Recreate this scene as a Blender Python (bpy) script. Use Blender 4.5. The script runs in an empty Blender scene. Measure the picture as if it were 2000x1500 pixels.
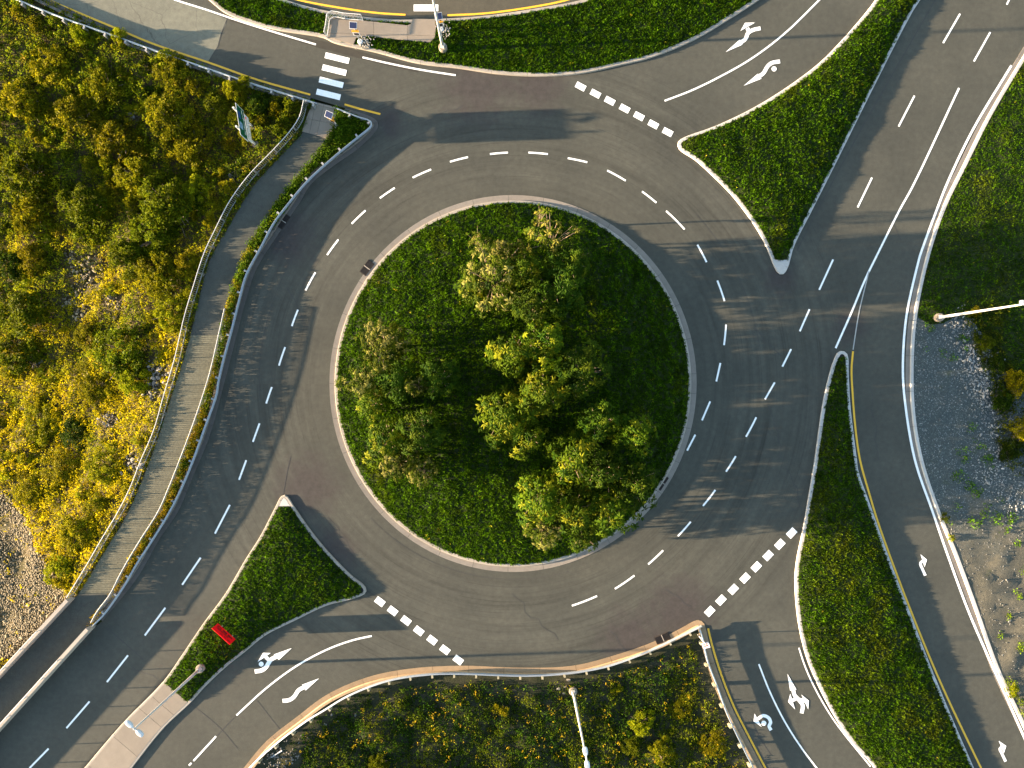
import bpy, math, random
import numpy as np
from mathutils import Vector, Matrix
from mathutils.geometry import delaunay_2d_cdt, tessellate_polygon

random.seed(7)
RNG = np.random.default_rng(7)
SC = bpy.context.scene
COL = SC.collection

# ------------------------------------------------------------------ camera, sky, sun, exposure
CAM_H = 62.4            # metres above the road
PXM = 0.045             # metres of road per photo pixel
cam = bpy.data.cameras.new("camera")
cam.sensor_width = 36.0
cam.lens = 36.0 * CAM_H / (2000 * PXM)
cam.clip_start = 0.5
cam.clip_end = 3000
camo = bpy.data.objects.new("camera", cam)
camo.location = (0, 0, CAM_H)
COL.objects.link(camo)
SC.camera = camo

SUN_ELEV = math.radians(8.0)
SUN_TO = math.radians(2.1)          # light travels east, a touch north
world = bpy.data.worlds.new("World")
SC.world = world
world.use_nodes = True
wn = world.node_tree
wn.nodes.clear()
sky = wn.nodes.new("ShaderNodeTexSky")
sky.sky_type = 'NISHITA'
sky.sun_disc = False
sky.sun_elevation = SUN_ELEV
sky.sun_rotation = math.radians(267.9)
bg = wn.nodes.new("ShaderNodeBackground")
bg.inputs[1].default_value = 0.09
wo = wn.nodes.new("ShaderNodeOutputWorld")
wn.links.new(sky.outputs[0], bg.inputs[0])
wn.links.new(bg.outputs[0], wo.inputs[0])

sun = bpy.data.lights.new("sun", 'SUN')
sun.energy = 5.0
sun.angle = math.radians(0.5)
sun.color = (1.0, 0.76, 0.50)
suno = bpy.data.objects.new("sun", sun)
sd = Vector((math.cos(SUN_TO) * math.cos(SUN_ELEV), math.sin(SUN_TO) * math.cos(SUN_ELEV), -math.sin(SUN_ELEV)))
suno.rotation_euler = sd.to_track_quat('-Z', 'Y').to_euler()
suno.location = (-60, 0, 40)
COL.objects.link(suno)

SC.view_settings.view_transform = 'Standard'
SC.view_settings.look = 'None'
SC.view_settings.exposure = 3.25
SC.view_settings.gamma = 1.0
SC.view_settings.use_curve_mapping = False
SC.render.engine = 'CYCLES'
SC.cycles.max_bounces = 6
SC.cycles.diffuse_bounces = 3
SC.cycles.transparent_max_bounces = 4

# ------------------------------------------------------------------ small helpers
def W(px, py, z=0.0):
    """photo pixel of a point z metres above the road -> its place in the world"""
    k = PXM * (CAM_H - z) / CAM_H
    return ((px - 1000) * k, (750 - py) * k, z)

def WP(pts, z=0.0):
    return np.array([W(p[0], p[1], z)[:2] for p in pts], dtype=float)

def tag(o, label=None, cat=None, group=None, kind=None):
    if label: o["label"] = label
    if cat: o["category"] = cat
    if group: o["group"] = group
    if kind: o["kind"] = kind
    return o

ORI = {}
def empty(name, loc=(0, 0, 0), label=None, cat=None, group=None, kind=None):
    o = bpy.data.objects.new(name, None)
    o.empty_display_size = 0.2
    o.location = loc
    COL.objects.link(o)
    ORI[o] = Vector(loc)
    return tag(o, label, cat, group, kind)

def put(name, me, parent=None, loc=(0, 0, 0)):
    o = bpy.data.objects.new(name, me)
    COL.objects.link(o)
    o.location = loc
    if parent is not None:
        o.parent = parent
        ORI[o] = ORI.get(parent, Vector((0, 0, 0)))
    else:
        ORI[o] = Vector(loc)
    return o

class MB:
    """collects shapes in world coordinates"""
    def __init__(s):
        s.v = []; s.f = []
    def add(s, v, f):
        n = len(s.v)
        s.v += [tuple(a) for a in v]
        s.f += [tuple(i + n for i in q) for q in f]
        return s
    def box(s, c, size, rz=0.0, rx=0.0, taper=1.0):
        M = Matrix.Translation(c) @ Matrix.Rotation(rz, 4, 'Z') @ Matrix.Rotation(rx, 4, 'X')
        hx, hy, hz = size[0] / 2, size[1] / 2, size[2] / 2
        v = []
        for z in (-1, 1):
            t = taper if z > 0 else 1
            for x, y in ((-1, -1), (1, -1), (1, 1), (-1, 1)):
                v.append(M @ Vector((x * hx * t, y * hy * t, z * hz)))
        return s.add(v, [(3, 2, 1, 0), (4, 5, 6, 7), (0, 1, 5, 4), (1, 2, 6, 5), (2, 3, 7, 6), (3, 0, 4, 7)])
    def tube(s, pts, rads, n=8, cap=True):
        pts = [Vector(p) for p in pts]
        rings = []
        for i, p in enumerate(pts):
            a = pts[max(i - 1, 0)]; b = pts[min(i + 1, len(pts) - 1)]
            t = (b - a)
            t = t.normalized() if t.length > 1e-6 else Vector((0, 0, 1))
            u = t.cross(Vector((0, 0, 1)))
            if u.length < 1e-3: u = t.cross(Vector((1, 0, 0)))
            u.normalize(); w = t.cross(u)
            r = rads[i] if hasattr(rads, '__len__') else rads
            rings.append([p + (u * math.cos(k * 2 * math.pi / n) + w * math.sin(k * 2 * math.pi / n)) * r for k in range(n)])
        v = [q for r in rings for q in r]
        f = []
        for i in range(len(pts) - 1):
            for k in range(n):
                f.append((i * n + k, i * n + (k + 1) % n, (i + 1) * n + (k + 1) % n, (i + 1) * n + k))
        if cap:
            f.append(tuple(range(n - 1, -1, -1)))
            f.append(tuple((len(pts) - 1) * n + k for k in range(n)))
        return s.add(v, f)
    def slab(s, poly, z0, z1):
        """closed polygon (xy) pulled up from z0 to z1"""
        n = len(poly)
        v = [(p[0], p[1], z0) for p in poly] + [(p[0], p[1], z1) for p in poly]
        tris = tessellate_polygon([[Vector((p[0], p[1], 0)) for p in poly]])
        f = []
        for t in tris:
            a, b, c = (Vector((poly[i][0], poly[i][1], 0)) for i in t)
            t = tuple(t) if (b - a).cross(c - a).z > 0 else (t[2], t[1], t[0])
            f.append(tuple(i + n for i in t))
        ar = area(poly)
        for i in range(n):
            j = (i + 1) % n
            f.append((i, j, j + n, i + n) if ar > 0 else (j, i, i + n, j + n))
        return s.add(v, f)
    def ribbon(s, L, R, z):
        n = len(L)
        v = [(p[0], p[1], z) for p in L] + [(p[0], p[1], z) for p in R]
        f = []
        for i in range(n - 1):
            q = (i, i + n, i + n + 1, i + 1)
            a, b, c = (Vector(v[k]) for k in q[:3])
            f.append(q if (b - a).cross(c - a).z > 0 else q[::-1])
        return s.add(v, f)
    def mesh(s, name, mat, o=(0, 0, 0), smooth=False):
        me = bpy.data.meshes.new(name)
        me.from_pydata([(a[0] - o[0], a[1] - o[1], a[2] - o[2]) for a in s.v], [], s.f)
        me.materials.append(mat)
        if smooth:
            me.polygons.foreach_set("use_smooth", [True] * len(me.polygons))
        me.update()
        return me
    def build(s, name, mat, parent=None, smooth=False, loc=None):
        if parent is not None:
            return put(name, s.mesh(name, mat, ORI[parent], smooth), parent)
        loc = loc or (0, 0, 0)
        return put(name, s.mesh(name, mat, loc, smooth), None, loc)

def area(p):
    p = np.asarray(p)
    x, y = p[:, 0], p[:, 1]
    return 0.5 * float(np.sum(x * np.roll(y, -1) - np.roll(x, -1) * y))

def smooth(pts, closed=False, sub=6):
    """Catmull-Rom curve through the points"""
    p = [np.array(q, float) for q in pts]
    n = len(p); out = []
    rng = range(n) if closed else range(n - 1)
    for i in rng:
        p0 = p[(i - 1) % n] if closed or i > 0 else 2 * p[0] - p[1]
        p1 = p[i]; p2 = p[(i + 1) % n]
        p3 = p[(i + 2) % n] if closed or i + 2 < n else 2 * p[-1] - p[-2]
        d = [max(np.linalg.norm(b - a), 1e-6) ** 0.5 for a, b in ((p0, p1), (p1, p2), (p2, p3))]
        m1 = (p2 - p1) + d[1] * ((p1 - p0) / d[0] - (p2 - p0) / (d[0] + d[1]))
        m2 = (p2 - p1) + d[1] * ((p3 - p2) / d[2] - (p3 - p1) / (d[1] + d[2]))
        for k in range(sub):
            t = k / sub
            out.append((2 * t**3 - 3 * t**2 + 1) * p1 + (t**3 - 2 * t**2 + t) * m1 + (-2 * t**3 + 3 * t**2) * p2 + (t**3 - t**2) * m2)
    if not closed: out.append(p[-1])
    return np.array(out)

def resample(p, step, closed=False):
    p = np.asarray(p, float)
    if closed: p = np.vstack([p, p[:1]])
    seg = np.linalg.norm(np.diff(p, axis=0), axis=1)
    s = np.concatenate([[0], np.cumsum(seg)])
    n = max(int(round(s[-1] / step)), 2)
    t = np.linspace(0, s[-1], n + 1)
    q = np.stack([np.interp(t, s, p[:, k]) for k in range(p.shape[1])], 1)
    return q[:-1] if closed else q

def normals(p, closed=False):
    """left-hand normals of a polyline"""
    if closed:
        t = np.roll(p, -1, 0) - np.roll(p, 1, 0)
    else:
        t = np.gradient(p, axis=0)
    t /= np.maximum(np.linalg.norm(t, axis=1, keepdims=True), 1e-9)
    return np.stack([-t[:, 1], t[:, 0]], 1)

def seg_dist(P, line, closed=False):
    P = np.asarray(P, float)
    a = np.asarray(line, float)
    b = np.roll(a, -1, 0)
    if not closed: a, b = a[:-1], b[:-1]
    d = np.full(len(P), 1e9)
    for i in range(len(a)):
        ab = b[i] - a[i]
        t = np.clip(((P - a[i]) @ ab) / max(ab @ ab, 1e-9), 0, 1)
        d = np.minimum(d, np.hypot(*(P - a[i] - t[:, None] * ab).T))
    return d

def inside(P, poly):
    P = np.asarray(P, float); poly = np.asarray(poly, float)
    c = np.zeros(len(P), bool)
    x, y = P[:, 0], P[:, 1]
    q = np.roll(poly, 1, 0)
    for (x1, y1), (x2, y2) in zip(poly, q):
        if y1 == y2: continue
        m = ((y1 > y) != (y2 > y)) & (x < (x2 - x1) * (y - y1) / (y2 - y1) + x1)
        c ^= m
    return c

def ccw(p):
    p = np.asarray(p, float)
    return p if area(p) > 0 else p[::-1]

def inset(poly, w, step=0.4):
    p = resample(ccw(poly), step, True)
    q = p + normals(p, True) * w
    k = (seg_dist(q, p, True) >= 0.97 * w) & inside(q, p)
    return q[k]

def clip(poly, pt, nrm):
    """keep the side of the line through pt that nrm points to"""
    out = []
    n = len(poly)
    for i in range(n):
        a, b = np.array(poly[i][:2]), np.array(poly[(i + 1) % n][:2])
        da, db = float((a - pt) @ nrm), float((b - pt) @ nrm)
        if da >= 0: out.append(a)
        if da * db < 0: out.append(a + (b - a) * da / (da - db))
    return np.array(out) if len(out) > 2 else np.zeros((0, 2))

_ph = RNG.uniform(0, 6.28, (8, 12)); _an = RNG.uniform(0, 6.28, (8, 12))
def nz(x, y, size, seed=0):
    """smooth pseudo noise, about -1..1"""
    x = np.asarray(x, float); y = np.asarray(y, float)
    out = np.zeros_like(x); s = seed % 8
    for k in range(8):
        f = 2 * math.pi / size * (0.6 + 0.22 * k)
        a = _an[s, k] + seed
        out += np.sin((x * math.cos(a) + y * math.sin(a)) * f + _ph[s, k] + 1.7 * np.sin((x * math.sin(a * 1.7) - y * math.cos(a * 1.3)) * f * 0.37 + seed))
    return out / 4.0

def fast_mesh(name, V, F, mat, col=None, loc=(0, 0, 0)):
    V = np.asarray(V, np.float32).reshape(-1, 3) - np.array(loc, np.float32)
    F = np.asarray(F, np.int32)
    k = F.shape[1]
    me = bpy.data.meshes.new(name)
    me.vertices.add(len(V)); me.vertices.foreach_set("co", V.ravel())
    me.loops.add(F.size); me.loops.foreach_set("vertex_index", F.ravel())
    me.polygons.add(len(F))
    me.polygons.foreach_set("loop_start", np.arange(0, F.size, k, dtype=np.int32))
    me.polygons.foreach_set("loop_total", np.full(len(F), k, np.int32))
    if col is not None:
        at = me.attributes.new("col", 'FLOAT_COLOR', 'POINT')
        c = np.ones((len(V), 4), np.float32); c[:, :3] = col
        at.data.foreach_set("color", c.ravel())
    me.materials.append(mat)
    me.update(calc_edges=True)
    return me

def unit(v):
    return v / np.maximum(np.linalg.norm(v, axis=-1, keepdims=True), 1e-9)

def leaf_quads(C, U, N, L, Wd, bend=0.15):
    """pointed leaves: base C, direction U, face normal N, length L, width Wd"""
    S = unit(np.cross(U, N))
    L = np.asarray(L)[:, None]; Wd = np.asarray(Wd)[:, None]
    mid = C + U * L * 0.45 + N * L * bend
    V = np.stack([C, mid + S * Wd * 0.5, C + U * L, mid - S * Wd * 0.5], 1)
    return V.reshape(-1, 3)

def quads(n):
    return np.arange(4 * n, dtype=np.int32).reshape(n, 4)

# ------------------------------------------------------------------ materials
def new_mat(name):
    m = bpy.data.materials.new(name)
    m.use_nodes = True
    return m, m.node_tree, m.node_tree.nodes["Principled BSDF"]

def N(nt, typ, **kw):
    n = nt.nodes.new(typ)
    for k, v in kw.items():
        if k.startswith("i_"):
            key = k[2:]
            n.inputs[int(key) if key.isdigit() else key].default_value = v
        else:
            setattr(n, k, v)
    return n

def coords(nt):
    return N(nt, "ShaderNodeTexCoord").outputs["Object"]

def noise(nt, scale, detail=4, rough=0.55, vec=None):
    n = N(nt, "ShaderNodeTexNoise", i_Scale=scale, i_Detail=detail, i_Roughness=rough)
    if vec is not None: nt.links.new(vec, n.inputs["Vector"])
    return n.outputs["Fac"]

def ramp(nt, fac, stops):
    r = N(nt, "ShaderNodeValToRGB")
    e = r.color_ramp.elements
    while len(e) < len(stops): e.new(0.5)
    for i, (p, c) in enumerate(stops):
        e[i].position = p
        e[i].color = (*c, 1) if len(c) == 3 else c
    nt.links.new(fac, r.inputs[0])
    return r.outputs["Color"]

def mix(nt, fac, a, b, mode='MIX'):
    m = N(nt, "ShaderNodeMix", data_type='RGBA', blend_type=mode)
    for s, v in ((0, fac), (6, a), (7, b)):
        if isinstance(v, (int, float)): m.inputs[s].default_value = v
        elif isinstance(v, tuple): m.inputs[s].default_value = (*v, 1)
        else: nt.links.new(v, m.inputs[s])
    return m.outputs[2]

def math_n(nt, op, a, b=None):
    m = N(nt, "ShaderNodeMath", operation=op)
    for i, v in enumerate((a, b)):
        if v is None: continue
        if isinstance(v, (int, float)): m.inputs[i].default_value = v
        else: nt.links.new(v, m.inputs[i])
    return m.outputs[0]

def bump(nt, b, h, strength, dist=0.02):
    bp = N(nt, "ShaderNodeBump", i_Strength=strength, i_Distance=dist)
    nt.links.new(h, bp.inputs["Height"])
    nt.links.new(bp.outputs[0], b.inputs["Normal"])

def g(v): return (v, v, v)

def asphalt_mat(name, c0, c1, ring=True, crack=False):
    m, nt, b = new_mat(name)
    co = coords(nt)
    big = ramp(nt, noise(nt, 0.16, 5, 0.6, co), [(0.3, c0), (0.7, c1)])
    fine = ramp(nt, noise(nt, 22, 3, 0.7, co), [(0.3, g(0.72)), (0.72, g(1.28))])
    mid = ramp(nt, noise(nt, 2.2, 4, 0.65, co), [(0.30, g(0.86)), (0.70, g(1.13))])
    col = mix(nt, 1.0, mix(nt, 1.0, big, fine, 'MULTIPLY'), mid, 'MULTIPLY')
    if ring:
        sep = N(nt, "ShaderNodeSeparateXYZ"); nt.links.new(co, sep.inputs[0])
        x, y = sep.outputs[0], sep.outputs[1]
        r = math_n(nt, 'SQRT', math_n(nt, 'ADD', math_n(nt, 'MULTIPLY', x, x), math_n(nt, 'MULTIPLY', y, y)))
        th = math_n(nt, 'ARCTAN2', y, x)
        cb = N(nt, "ShaderNodeCombineXYZ")
        nt.links.new(math_n(nt, 'MULTIPLY', r, 1.3), cb.inputs[0])
        nt.links.new(math_n(nt, 'MULTIPLY', th, 1.1), cb.inputs[1])
        wear = ramp(nt, noise(nt, 1.0, 4, 0.65, cb.outputs[0]), [(0.3, g(0.74)), (0.5, g(1.0)), (0.72, g(1.22))])
        band = ramp(nt, math_n(nt, 'DIVIDE', r, 40.0), [(0.40, g(0)), (0.46, g(1)), (0.68, g(1)), (0.80, g(0))])
        col = mix(nt, band, col, mix(nt, 1.0, col, wear, 'MULTIPLY'))
        cb2 = N(nt, "ShaderNodeCombineXYZ")
        nt.links.new(math_n(nt, 'MULTIPLY', r, 9.0), cb2.inputs[0])
        nt.links.new(math_n(nt, 'MULTIPLY', th, 2.2), cb2.inputs[1])
        skid = ramp(nt, noise(nt, 1.0, 2, 0.5, cb2.outputs[0]), [(0.60, g(1.0)), (0.68, g(0.78))])
        col = mix(nt, band, col, mix(nt, 1.0, col, skid, 'MULTIPLY'))
        # grime collected beside the kerbs where nobody drives
        for (sx, sy, sr) in ((930, 168, 95), (1050, 158, 80), (1330, 1195, 90), (600, 950, 80), (1660, 640, 45), (1525, 545, 40), (650, 1080, 60), (760, 240, 40), (1235, 1250, 80), (560, 460, 70)):
            vd = N(nt, "ShaderNodeVectorMath", operation='DISTANCE')
            nt.links.new(co, vd.inputs[0]); vd.inputs[1].default_value = W(sx, sy)
            d = math_n(nt, 'DIVIDE', vd.outputs["Value"], sr * PXM)
            d2 = math_n(nt, 'ADD', d, math_n(nt, 'MULTIPLY', math_n(nt, 'SUBTRACT', noise(nt, 0.9, 5, 0.7, co), 0.5), 1.6))
            col = mix(nt, ramp(nt, d2, [(0.30, g(0.85)), (1.1, g(0))]), col, mix(nt, noise(nt, 1.7, 5, 0.75, co), (0.012, 0.010, 0.0095), (0.062, 0.052, 0.049)))
    if crack:
        v = N(nt, "ShaderNodeTexVoronoi", feature='DISTANCE_TO_EDGE', i_Scale=0.36)
        vm = N(nt, "ShaderNodeMix", data_type='VECTOR', i_0=0.35)
        nt.links.new(co, vm.inputs[4])
        nn = N(nt, "ShaderNodeTexNoise", i_Scale=0.9, i_Detail=5); nt.links.new(co, nn.inputs["Vector"])
        nt.links.new(nn.outputs["Color"], vm.inputs[5])
        nt.links.new(vm.outputs[1], v.inputs["Vector"])
        col = mix(nt, ramp(nt, v.outputs["Distance"], [(0.0, g(0.6)), (0.004, g(0))]), col, (0.03, 0.027, 0.024))
    nt.links.new(col, b.inputs["Base Color"])
    b.inputs["Roughness"].default_value = 0.9
    b.inputs["Specular IOR Level"].default_value = 0.25
    bump(nt, b, noise(nt, 30, 3, 0.7, co), 0.35, 0.012)
    return m

def plain_mat(name, c, rough=0.6, metal=0.0, var=0.12, scale=3.0, spec=0.4, bmp=0.0, obj_var=0.0):
    m, nt, b = new_mat(name)
    co = coords(nt)
    f = ramp(nt, noise(nt, scale, 5, 0.65, co), [(0.3, g(1 - var)), (0.7, g(1 + var))])
    col = mix(nt, 1.0, tuple(c), f, 'MULTIPLY')
    if obj_var:
        oi = N(nt, "ShaderNodeObjectInfo")
        col = mix(nt, 1.0, col, ramp(nt, oi.outputs["Random"], [(0, g(1 - obj_var)), (1, g(1 + obj_var))]), 'MULTIPLY')
    nt.links.new(col, b.inputs["Base Color"])
    b.inputs["Roughness"].default_value = rough
    b.inputs["Metallic"].default_value = metal
    b.inputs["Specular IOR Level"].default_value = spec
    if bmp: bump(nt, b, noise(nt, scale * 6, 4, 0.7, co), bmp, 0.02)
    return m

def foliage_mat(name, trans=0.38, hue=0.02, val=0.18):
    m, nt, b = new_mat(name)
    at = N(nt, "ShaderNodeAttribute", attribute_name="col")
    oi = N(nt, "ShaderNodeObjectInfo")
    hs = N(nt, "ShaderNodeHueSaturation")
    nt.links.new(at.outputs["Color"], hs.inputs["Color"])
    nt.links.new(math_n(nt, 'ADD', math_n(nt, 'MULTIPLY', oi.outputs["Random"], hue), 0.5 - hue / 2), hs.inputs["Hue"])
    nt.links.new(math_n(nt, 'ADD', math_n(nt, 'MULTIPLY', oi.outputs["Random"], val * 2), 1 - val), hs.inputs["Value"])
    nt.links.new(hs.outputs[0], b.inputs["Base Color"])
    b.inputs["Roughness"].default_value = 0.6
    b.inputs["Specular IOR Level"].default_value = 0.03
    tr = N(nt, "ShaderNodeBsdfTranslucent")
    nt.links.new(hs.outputs[0], tr.inputs["Color"])
    mx = N(nt, "ShaderNodeMixShader", i_0=trans)
    out = nt.nodes["Material Output"]
    nt.links.new(b.outputs[0], mx.inputs[1]); nt.links.new(tr.outputs[0], mx.inputs[2])
    nt.links.new(mx.outputs[0], out.inputs["Surface"])
    return m

def soil_mat(name, stops, scale=0.6, fine=9.0, bmp=0.6):
    m, nt, b = new_mat(name)
    co = coords(nt)
    a = ramp(nt, noise(nt, scale, 6, 0.65, co), stops)
    f = ramp(nt, noise(nt, fine, 5, 0.75, co), [(0.28, g(0.6)), (0.72, g(1.4))])
    nt.links.new(mix(nt, 1.0, a, f, 'MULTIPLY'), b.inputs["Base Color"])
    b.inputs["Roughness"].default_value = 0.95
    b.inputs["Specular IOR Level"].default_value = 0.15
    bump(nt, b, noise(nt, fine * 0.8, 6, 0.75, co), bmp, 0.08)
    return m

def concrete_mat(name, c, streak=0.2, scale=1.2, obj_var=0.08):
    m, nt, b = new_mat(name)
    co = coords(nt)
    a = ramp(nt, noise(nt, scale, 6, 0.7, co), [(0.25, tuple(x * (1 - streak) for x in c)), (0.75, tuple(min(x * (1 + streak * 0.6), 0.8) for x in c))])
    f = ramp(nt, noise(nt, 18, 4, 0.7, co), [(0.3, g(0.88)), (0.7, g(1.1))])
    oi = N(nt, "ShaderNodeObjectInfo")
    col = mix(nt, 1.0, mix(nt, 1.0, a, f, 'MULTIPLY'), ramp(nt, oi.outputs["Random"], [(0, g(1 - obj_var)), (1, g(1 + obj_var))]), 'MULTIPLY')
    nt.links.new(col, b.inputs["Base Color"])
    b.inputs["Roughness"].default_value = 0.85
    b.inputs["Specular IOR Level"].default_value = 0.3
    bump(nt, b, noise(nt, 14, 5, 0.7, co), 0.25, 0.02)
    return m

def paint_mat(name, c):
    m, nt, b = new_mat(name)
    co = coords(nt)
    f = ramp(nt, noise(nt, 5, 6, 0.75, co), [(0.26, g(0.66)), (0.46, g(1.0))])
    w = ramp(nt, noise(nt, 16, 5, 0.8, co), [(0.30, g(0.85)), (0.40, g(0))])
    wl = ramp(nt, noise(nt, 0.35, 3, 0.5, co), [(0.40, g(0.15)), (0.65, g(1))])
    col = mix(nt, math_n(nt, 'MULTIPLY', w, wl), mix(nt, 1.0, tuple(c), f, 'MULTIPLY'), (0.055, 0.053, 0.047))
    nt.links.new(col, b.inputs["Base Color"])
    b.inputs["Roughness"].default_value = 0.6
    return m

M = {}
M['asphalt'] = asphalt_mat("asphalt", (0.03966, 0.03985, 0.03265), (0.05706, 0.05599, 0.04472))
M['pale_asphalt'] = asphalt_mat("pale_asphalt", (0.1069, 0.1049, 0.08139), (0.1383, 0.1344, 0.1017), ring=False, crack=True)
M['dark_asphalt'] = asphalt_mat("dark_asphalt", (0.02902, 0.02673, 0.02147), (0.04111, 0.03733, 0.02952), ring=False)
M['brown_asphalt'] = asphalt_mat("brown_asphalt", (0.05078, 0.0454, 0.0322), (0.0677, 0.05952, 0.04204), ring=False)
M['path_asphalt'] = asphalt_mat("path_asphalt", (0.04111, 0.04439, 0.03801), (0.06045, 0.06305, 0.05232), ring=False, crack=True)
M['seam'] = plain_mat("seam_tar", (0.03, 0.028, 0.027), 0.8)
M['kerb'] = concrete_mat("kerb_concrete", (0.27, 0.235, 0.195))
M['gutter'] = concrete_mat("gutter_concrete", (0.175, 0.152, 0.128))
M['tan_kerb'] = concrete_mat("tan_kerb_concrete", (0.31, 0.215, 0.125))  # tan of warm sunlight on the bank kerb, put into the concrete colour
M['tan_gutter'] = concrete_mat("tan_gutter_concrete", (0.235, 0.162, 0.095))  # same warm sunlight put into the gutter colour
M['white_kerb'] = concrete_mat("pale_kerb_concrete", (0.372, 0.3534, 0.3286), 0.12)
M['dark_kerb'] = concrete_mat("dark_kerb_concrete", (0.125, 0.108, 0.094))  # darker grey-brown concrete, used on the west kerb only
M['dark_gutter'] = concrete_mat("dark_gutter_concrete", (0.088, 0.077, 0.068))
M['slab'] = concrete_mat("slab_concrete", (0.185, 0.152, 0.118), 0.18, 0.7)
M['wall'] = concrete_mat("wall_concrete", (0.28, 0.2408, 0.2016), 0.12, 0.6)
M['white'] = paint_mat("white_road_paint", (0.74, 0.73, 0.70))
M['worn_white'] = paint_mat("worn_white_paint", (0.26, 0.255, 0.24))
M['yellow'] = paint_mat("yellow_road_paint", (0.62, 0.33, 0.012))
M['steel'] = plain_mat("galvanised_steel", (0.252, 0.276, 0.3), 0.45, 0.35, 0.08)
M['pole'] = plain_mat("pale_grey_pole_paint", (0.3844, 0.3782, 0.372), 0.5, 0.1, 0.05)
M['lamp_body'] = plain_mat("lamp_housing", (0.4092, 0.4216, 0.4402), 0.4, 0.1, 0.04)
M['lens'] = plain_mat("lamp_lens", (0.27, 0.3, 0.33), 0.15, 0.0, 0.03)
M['iron'] = plain_mat("dark_cast_iron", (0.021, 0.0156, 0.0132), 0.7, 0.3, 0.3)
M['rail_white'] = plain_mat("white_painted_rail", (0.4464, 0.434, 0.4216), 0.5, 0.05, 0.08)
M['rail_grey'] = plain_mat("grey_picket_metal", (0.25, 0.245, 0.235), 0.5, 0.2, 0.08)
M['wood'] = plain_mat("weathered_deck_wood", (0.098, 0.094, 0.066), 0.85, 0, 0.25, 5.0, 0.2, 0.3, 0.10)
M['post_wood'] = plain_mat("pale_treated_post", (0.276, 0.24, 0.156), 0.8, 0, 0.2, 4.0, 0.2, 0.2, 0.15)
M['bark'] = plain_mat("grey_brown_bark", (0.072, 0.054, 0.039), 0.9, 0, 0.3, 7.0, 0.2, 0.4)
M['twig'] = plain_mat("pale_twig", (0.18, 0.132, 0.09), 0.8, 0, 0.2, 6.0)
M['sign_green'] = plain_mat("sign_green", (0.003, 0.052, 0.024), 0.6, 0, 0.04, 3.0, 0.05)
M['sign_blue'] = plain_mat("sign_blue", (0.006, 0.03, 0.15), 0.4, 0, 0.04)
M['sign_sky'] = plain_mat("sign_pale_blue", (0.15, 0.252, 0.372), 0.4, 0, 0.04)
M['sign_white'] = plain_mat("sign_white", (0.468, 0.468, 0.468), 0.4, 0, 0.03)
M['sign_red'] = plain_mat("sign_red", (0.80, 0.006, 0.012), 0.5, 0, 0.05, 3.0, 0.1)
M['sign_dark'] = plain_mat("sign_dark_letters", (0.035, 0.003, 0.006), 0.5, 0, 0.05)
M['sign_black'] = plain_mat("sign_black", (0.03, 0.025, 0.03), 0.5, 0, 0.05)
M['beacon'] = plain_mat("beacon_yellow", (0.525, 0.238, 0.014), 0.5, 0, 0.04)
M['cell'] = plain_mat("solar_cell", (0.015, 0.02, 0.05), 0.2, 0, 0.1, 20)
M['pale_rock'] = plain_mat("pale_scree_stone", (0.19, 0.19, 0.18), 0.85, 0, 0.25, 3.0, 0.3, 0.4, 0.5)
M['leaf'] = foliage_mat("leaf")
M['grass'] = foliage_mat("grass_blade", 0.36, 0.0, 0.0)
M['tree_leaf'] = foliage_mat("tree_leaf", 0.14, 0.015, 0.15)
M['turf_soil'] = soil_mat("turf_soil", [(0.3, (0.0096, 0.0168, 0.0036)), (0.7, (0.018, 0.0252, 0.006))], 0.9)
M['hill_soil'] = soil_mat("hill_soil", [(0.3, (0.02625, 0.02625, 0.009)), (0.6, (0.05625, 0.04125, 0.0165)), (0.75, (0.0825, 0.06, 0.03))], 0.5)
M['bank_soil'] = soil_mat("bank_soil", [(0.35, (0.0132, 0.0168, 0.006)), (0.65, (0.033, 0.0312, 0.018)), (0.8, (0.072, 0.072, 0.066))], 0.5)
M['field'] = soil_mat("rough_field", [(0.3, (0.022, 0.034, 0.007)), (0.6, (0.048, 0.052, 0.012)), (0.78, (0.075, 0.062, 0.025))], 0.2, 3.0, 0.3)
M['rock'] = plain_mat("grey_stone", (0.143, 0.132, 0.1155), 0.85, 0, 0.25, 3.0, 0.3, 0.4, 0.35)
M['tan_rock'] = plain_mat("tan_stone", (0.165, 0.135, 0.082), 0.85, 0, 0.25, 3.0, 0.3, 0.4, 0.4)

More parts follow.
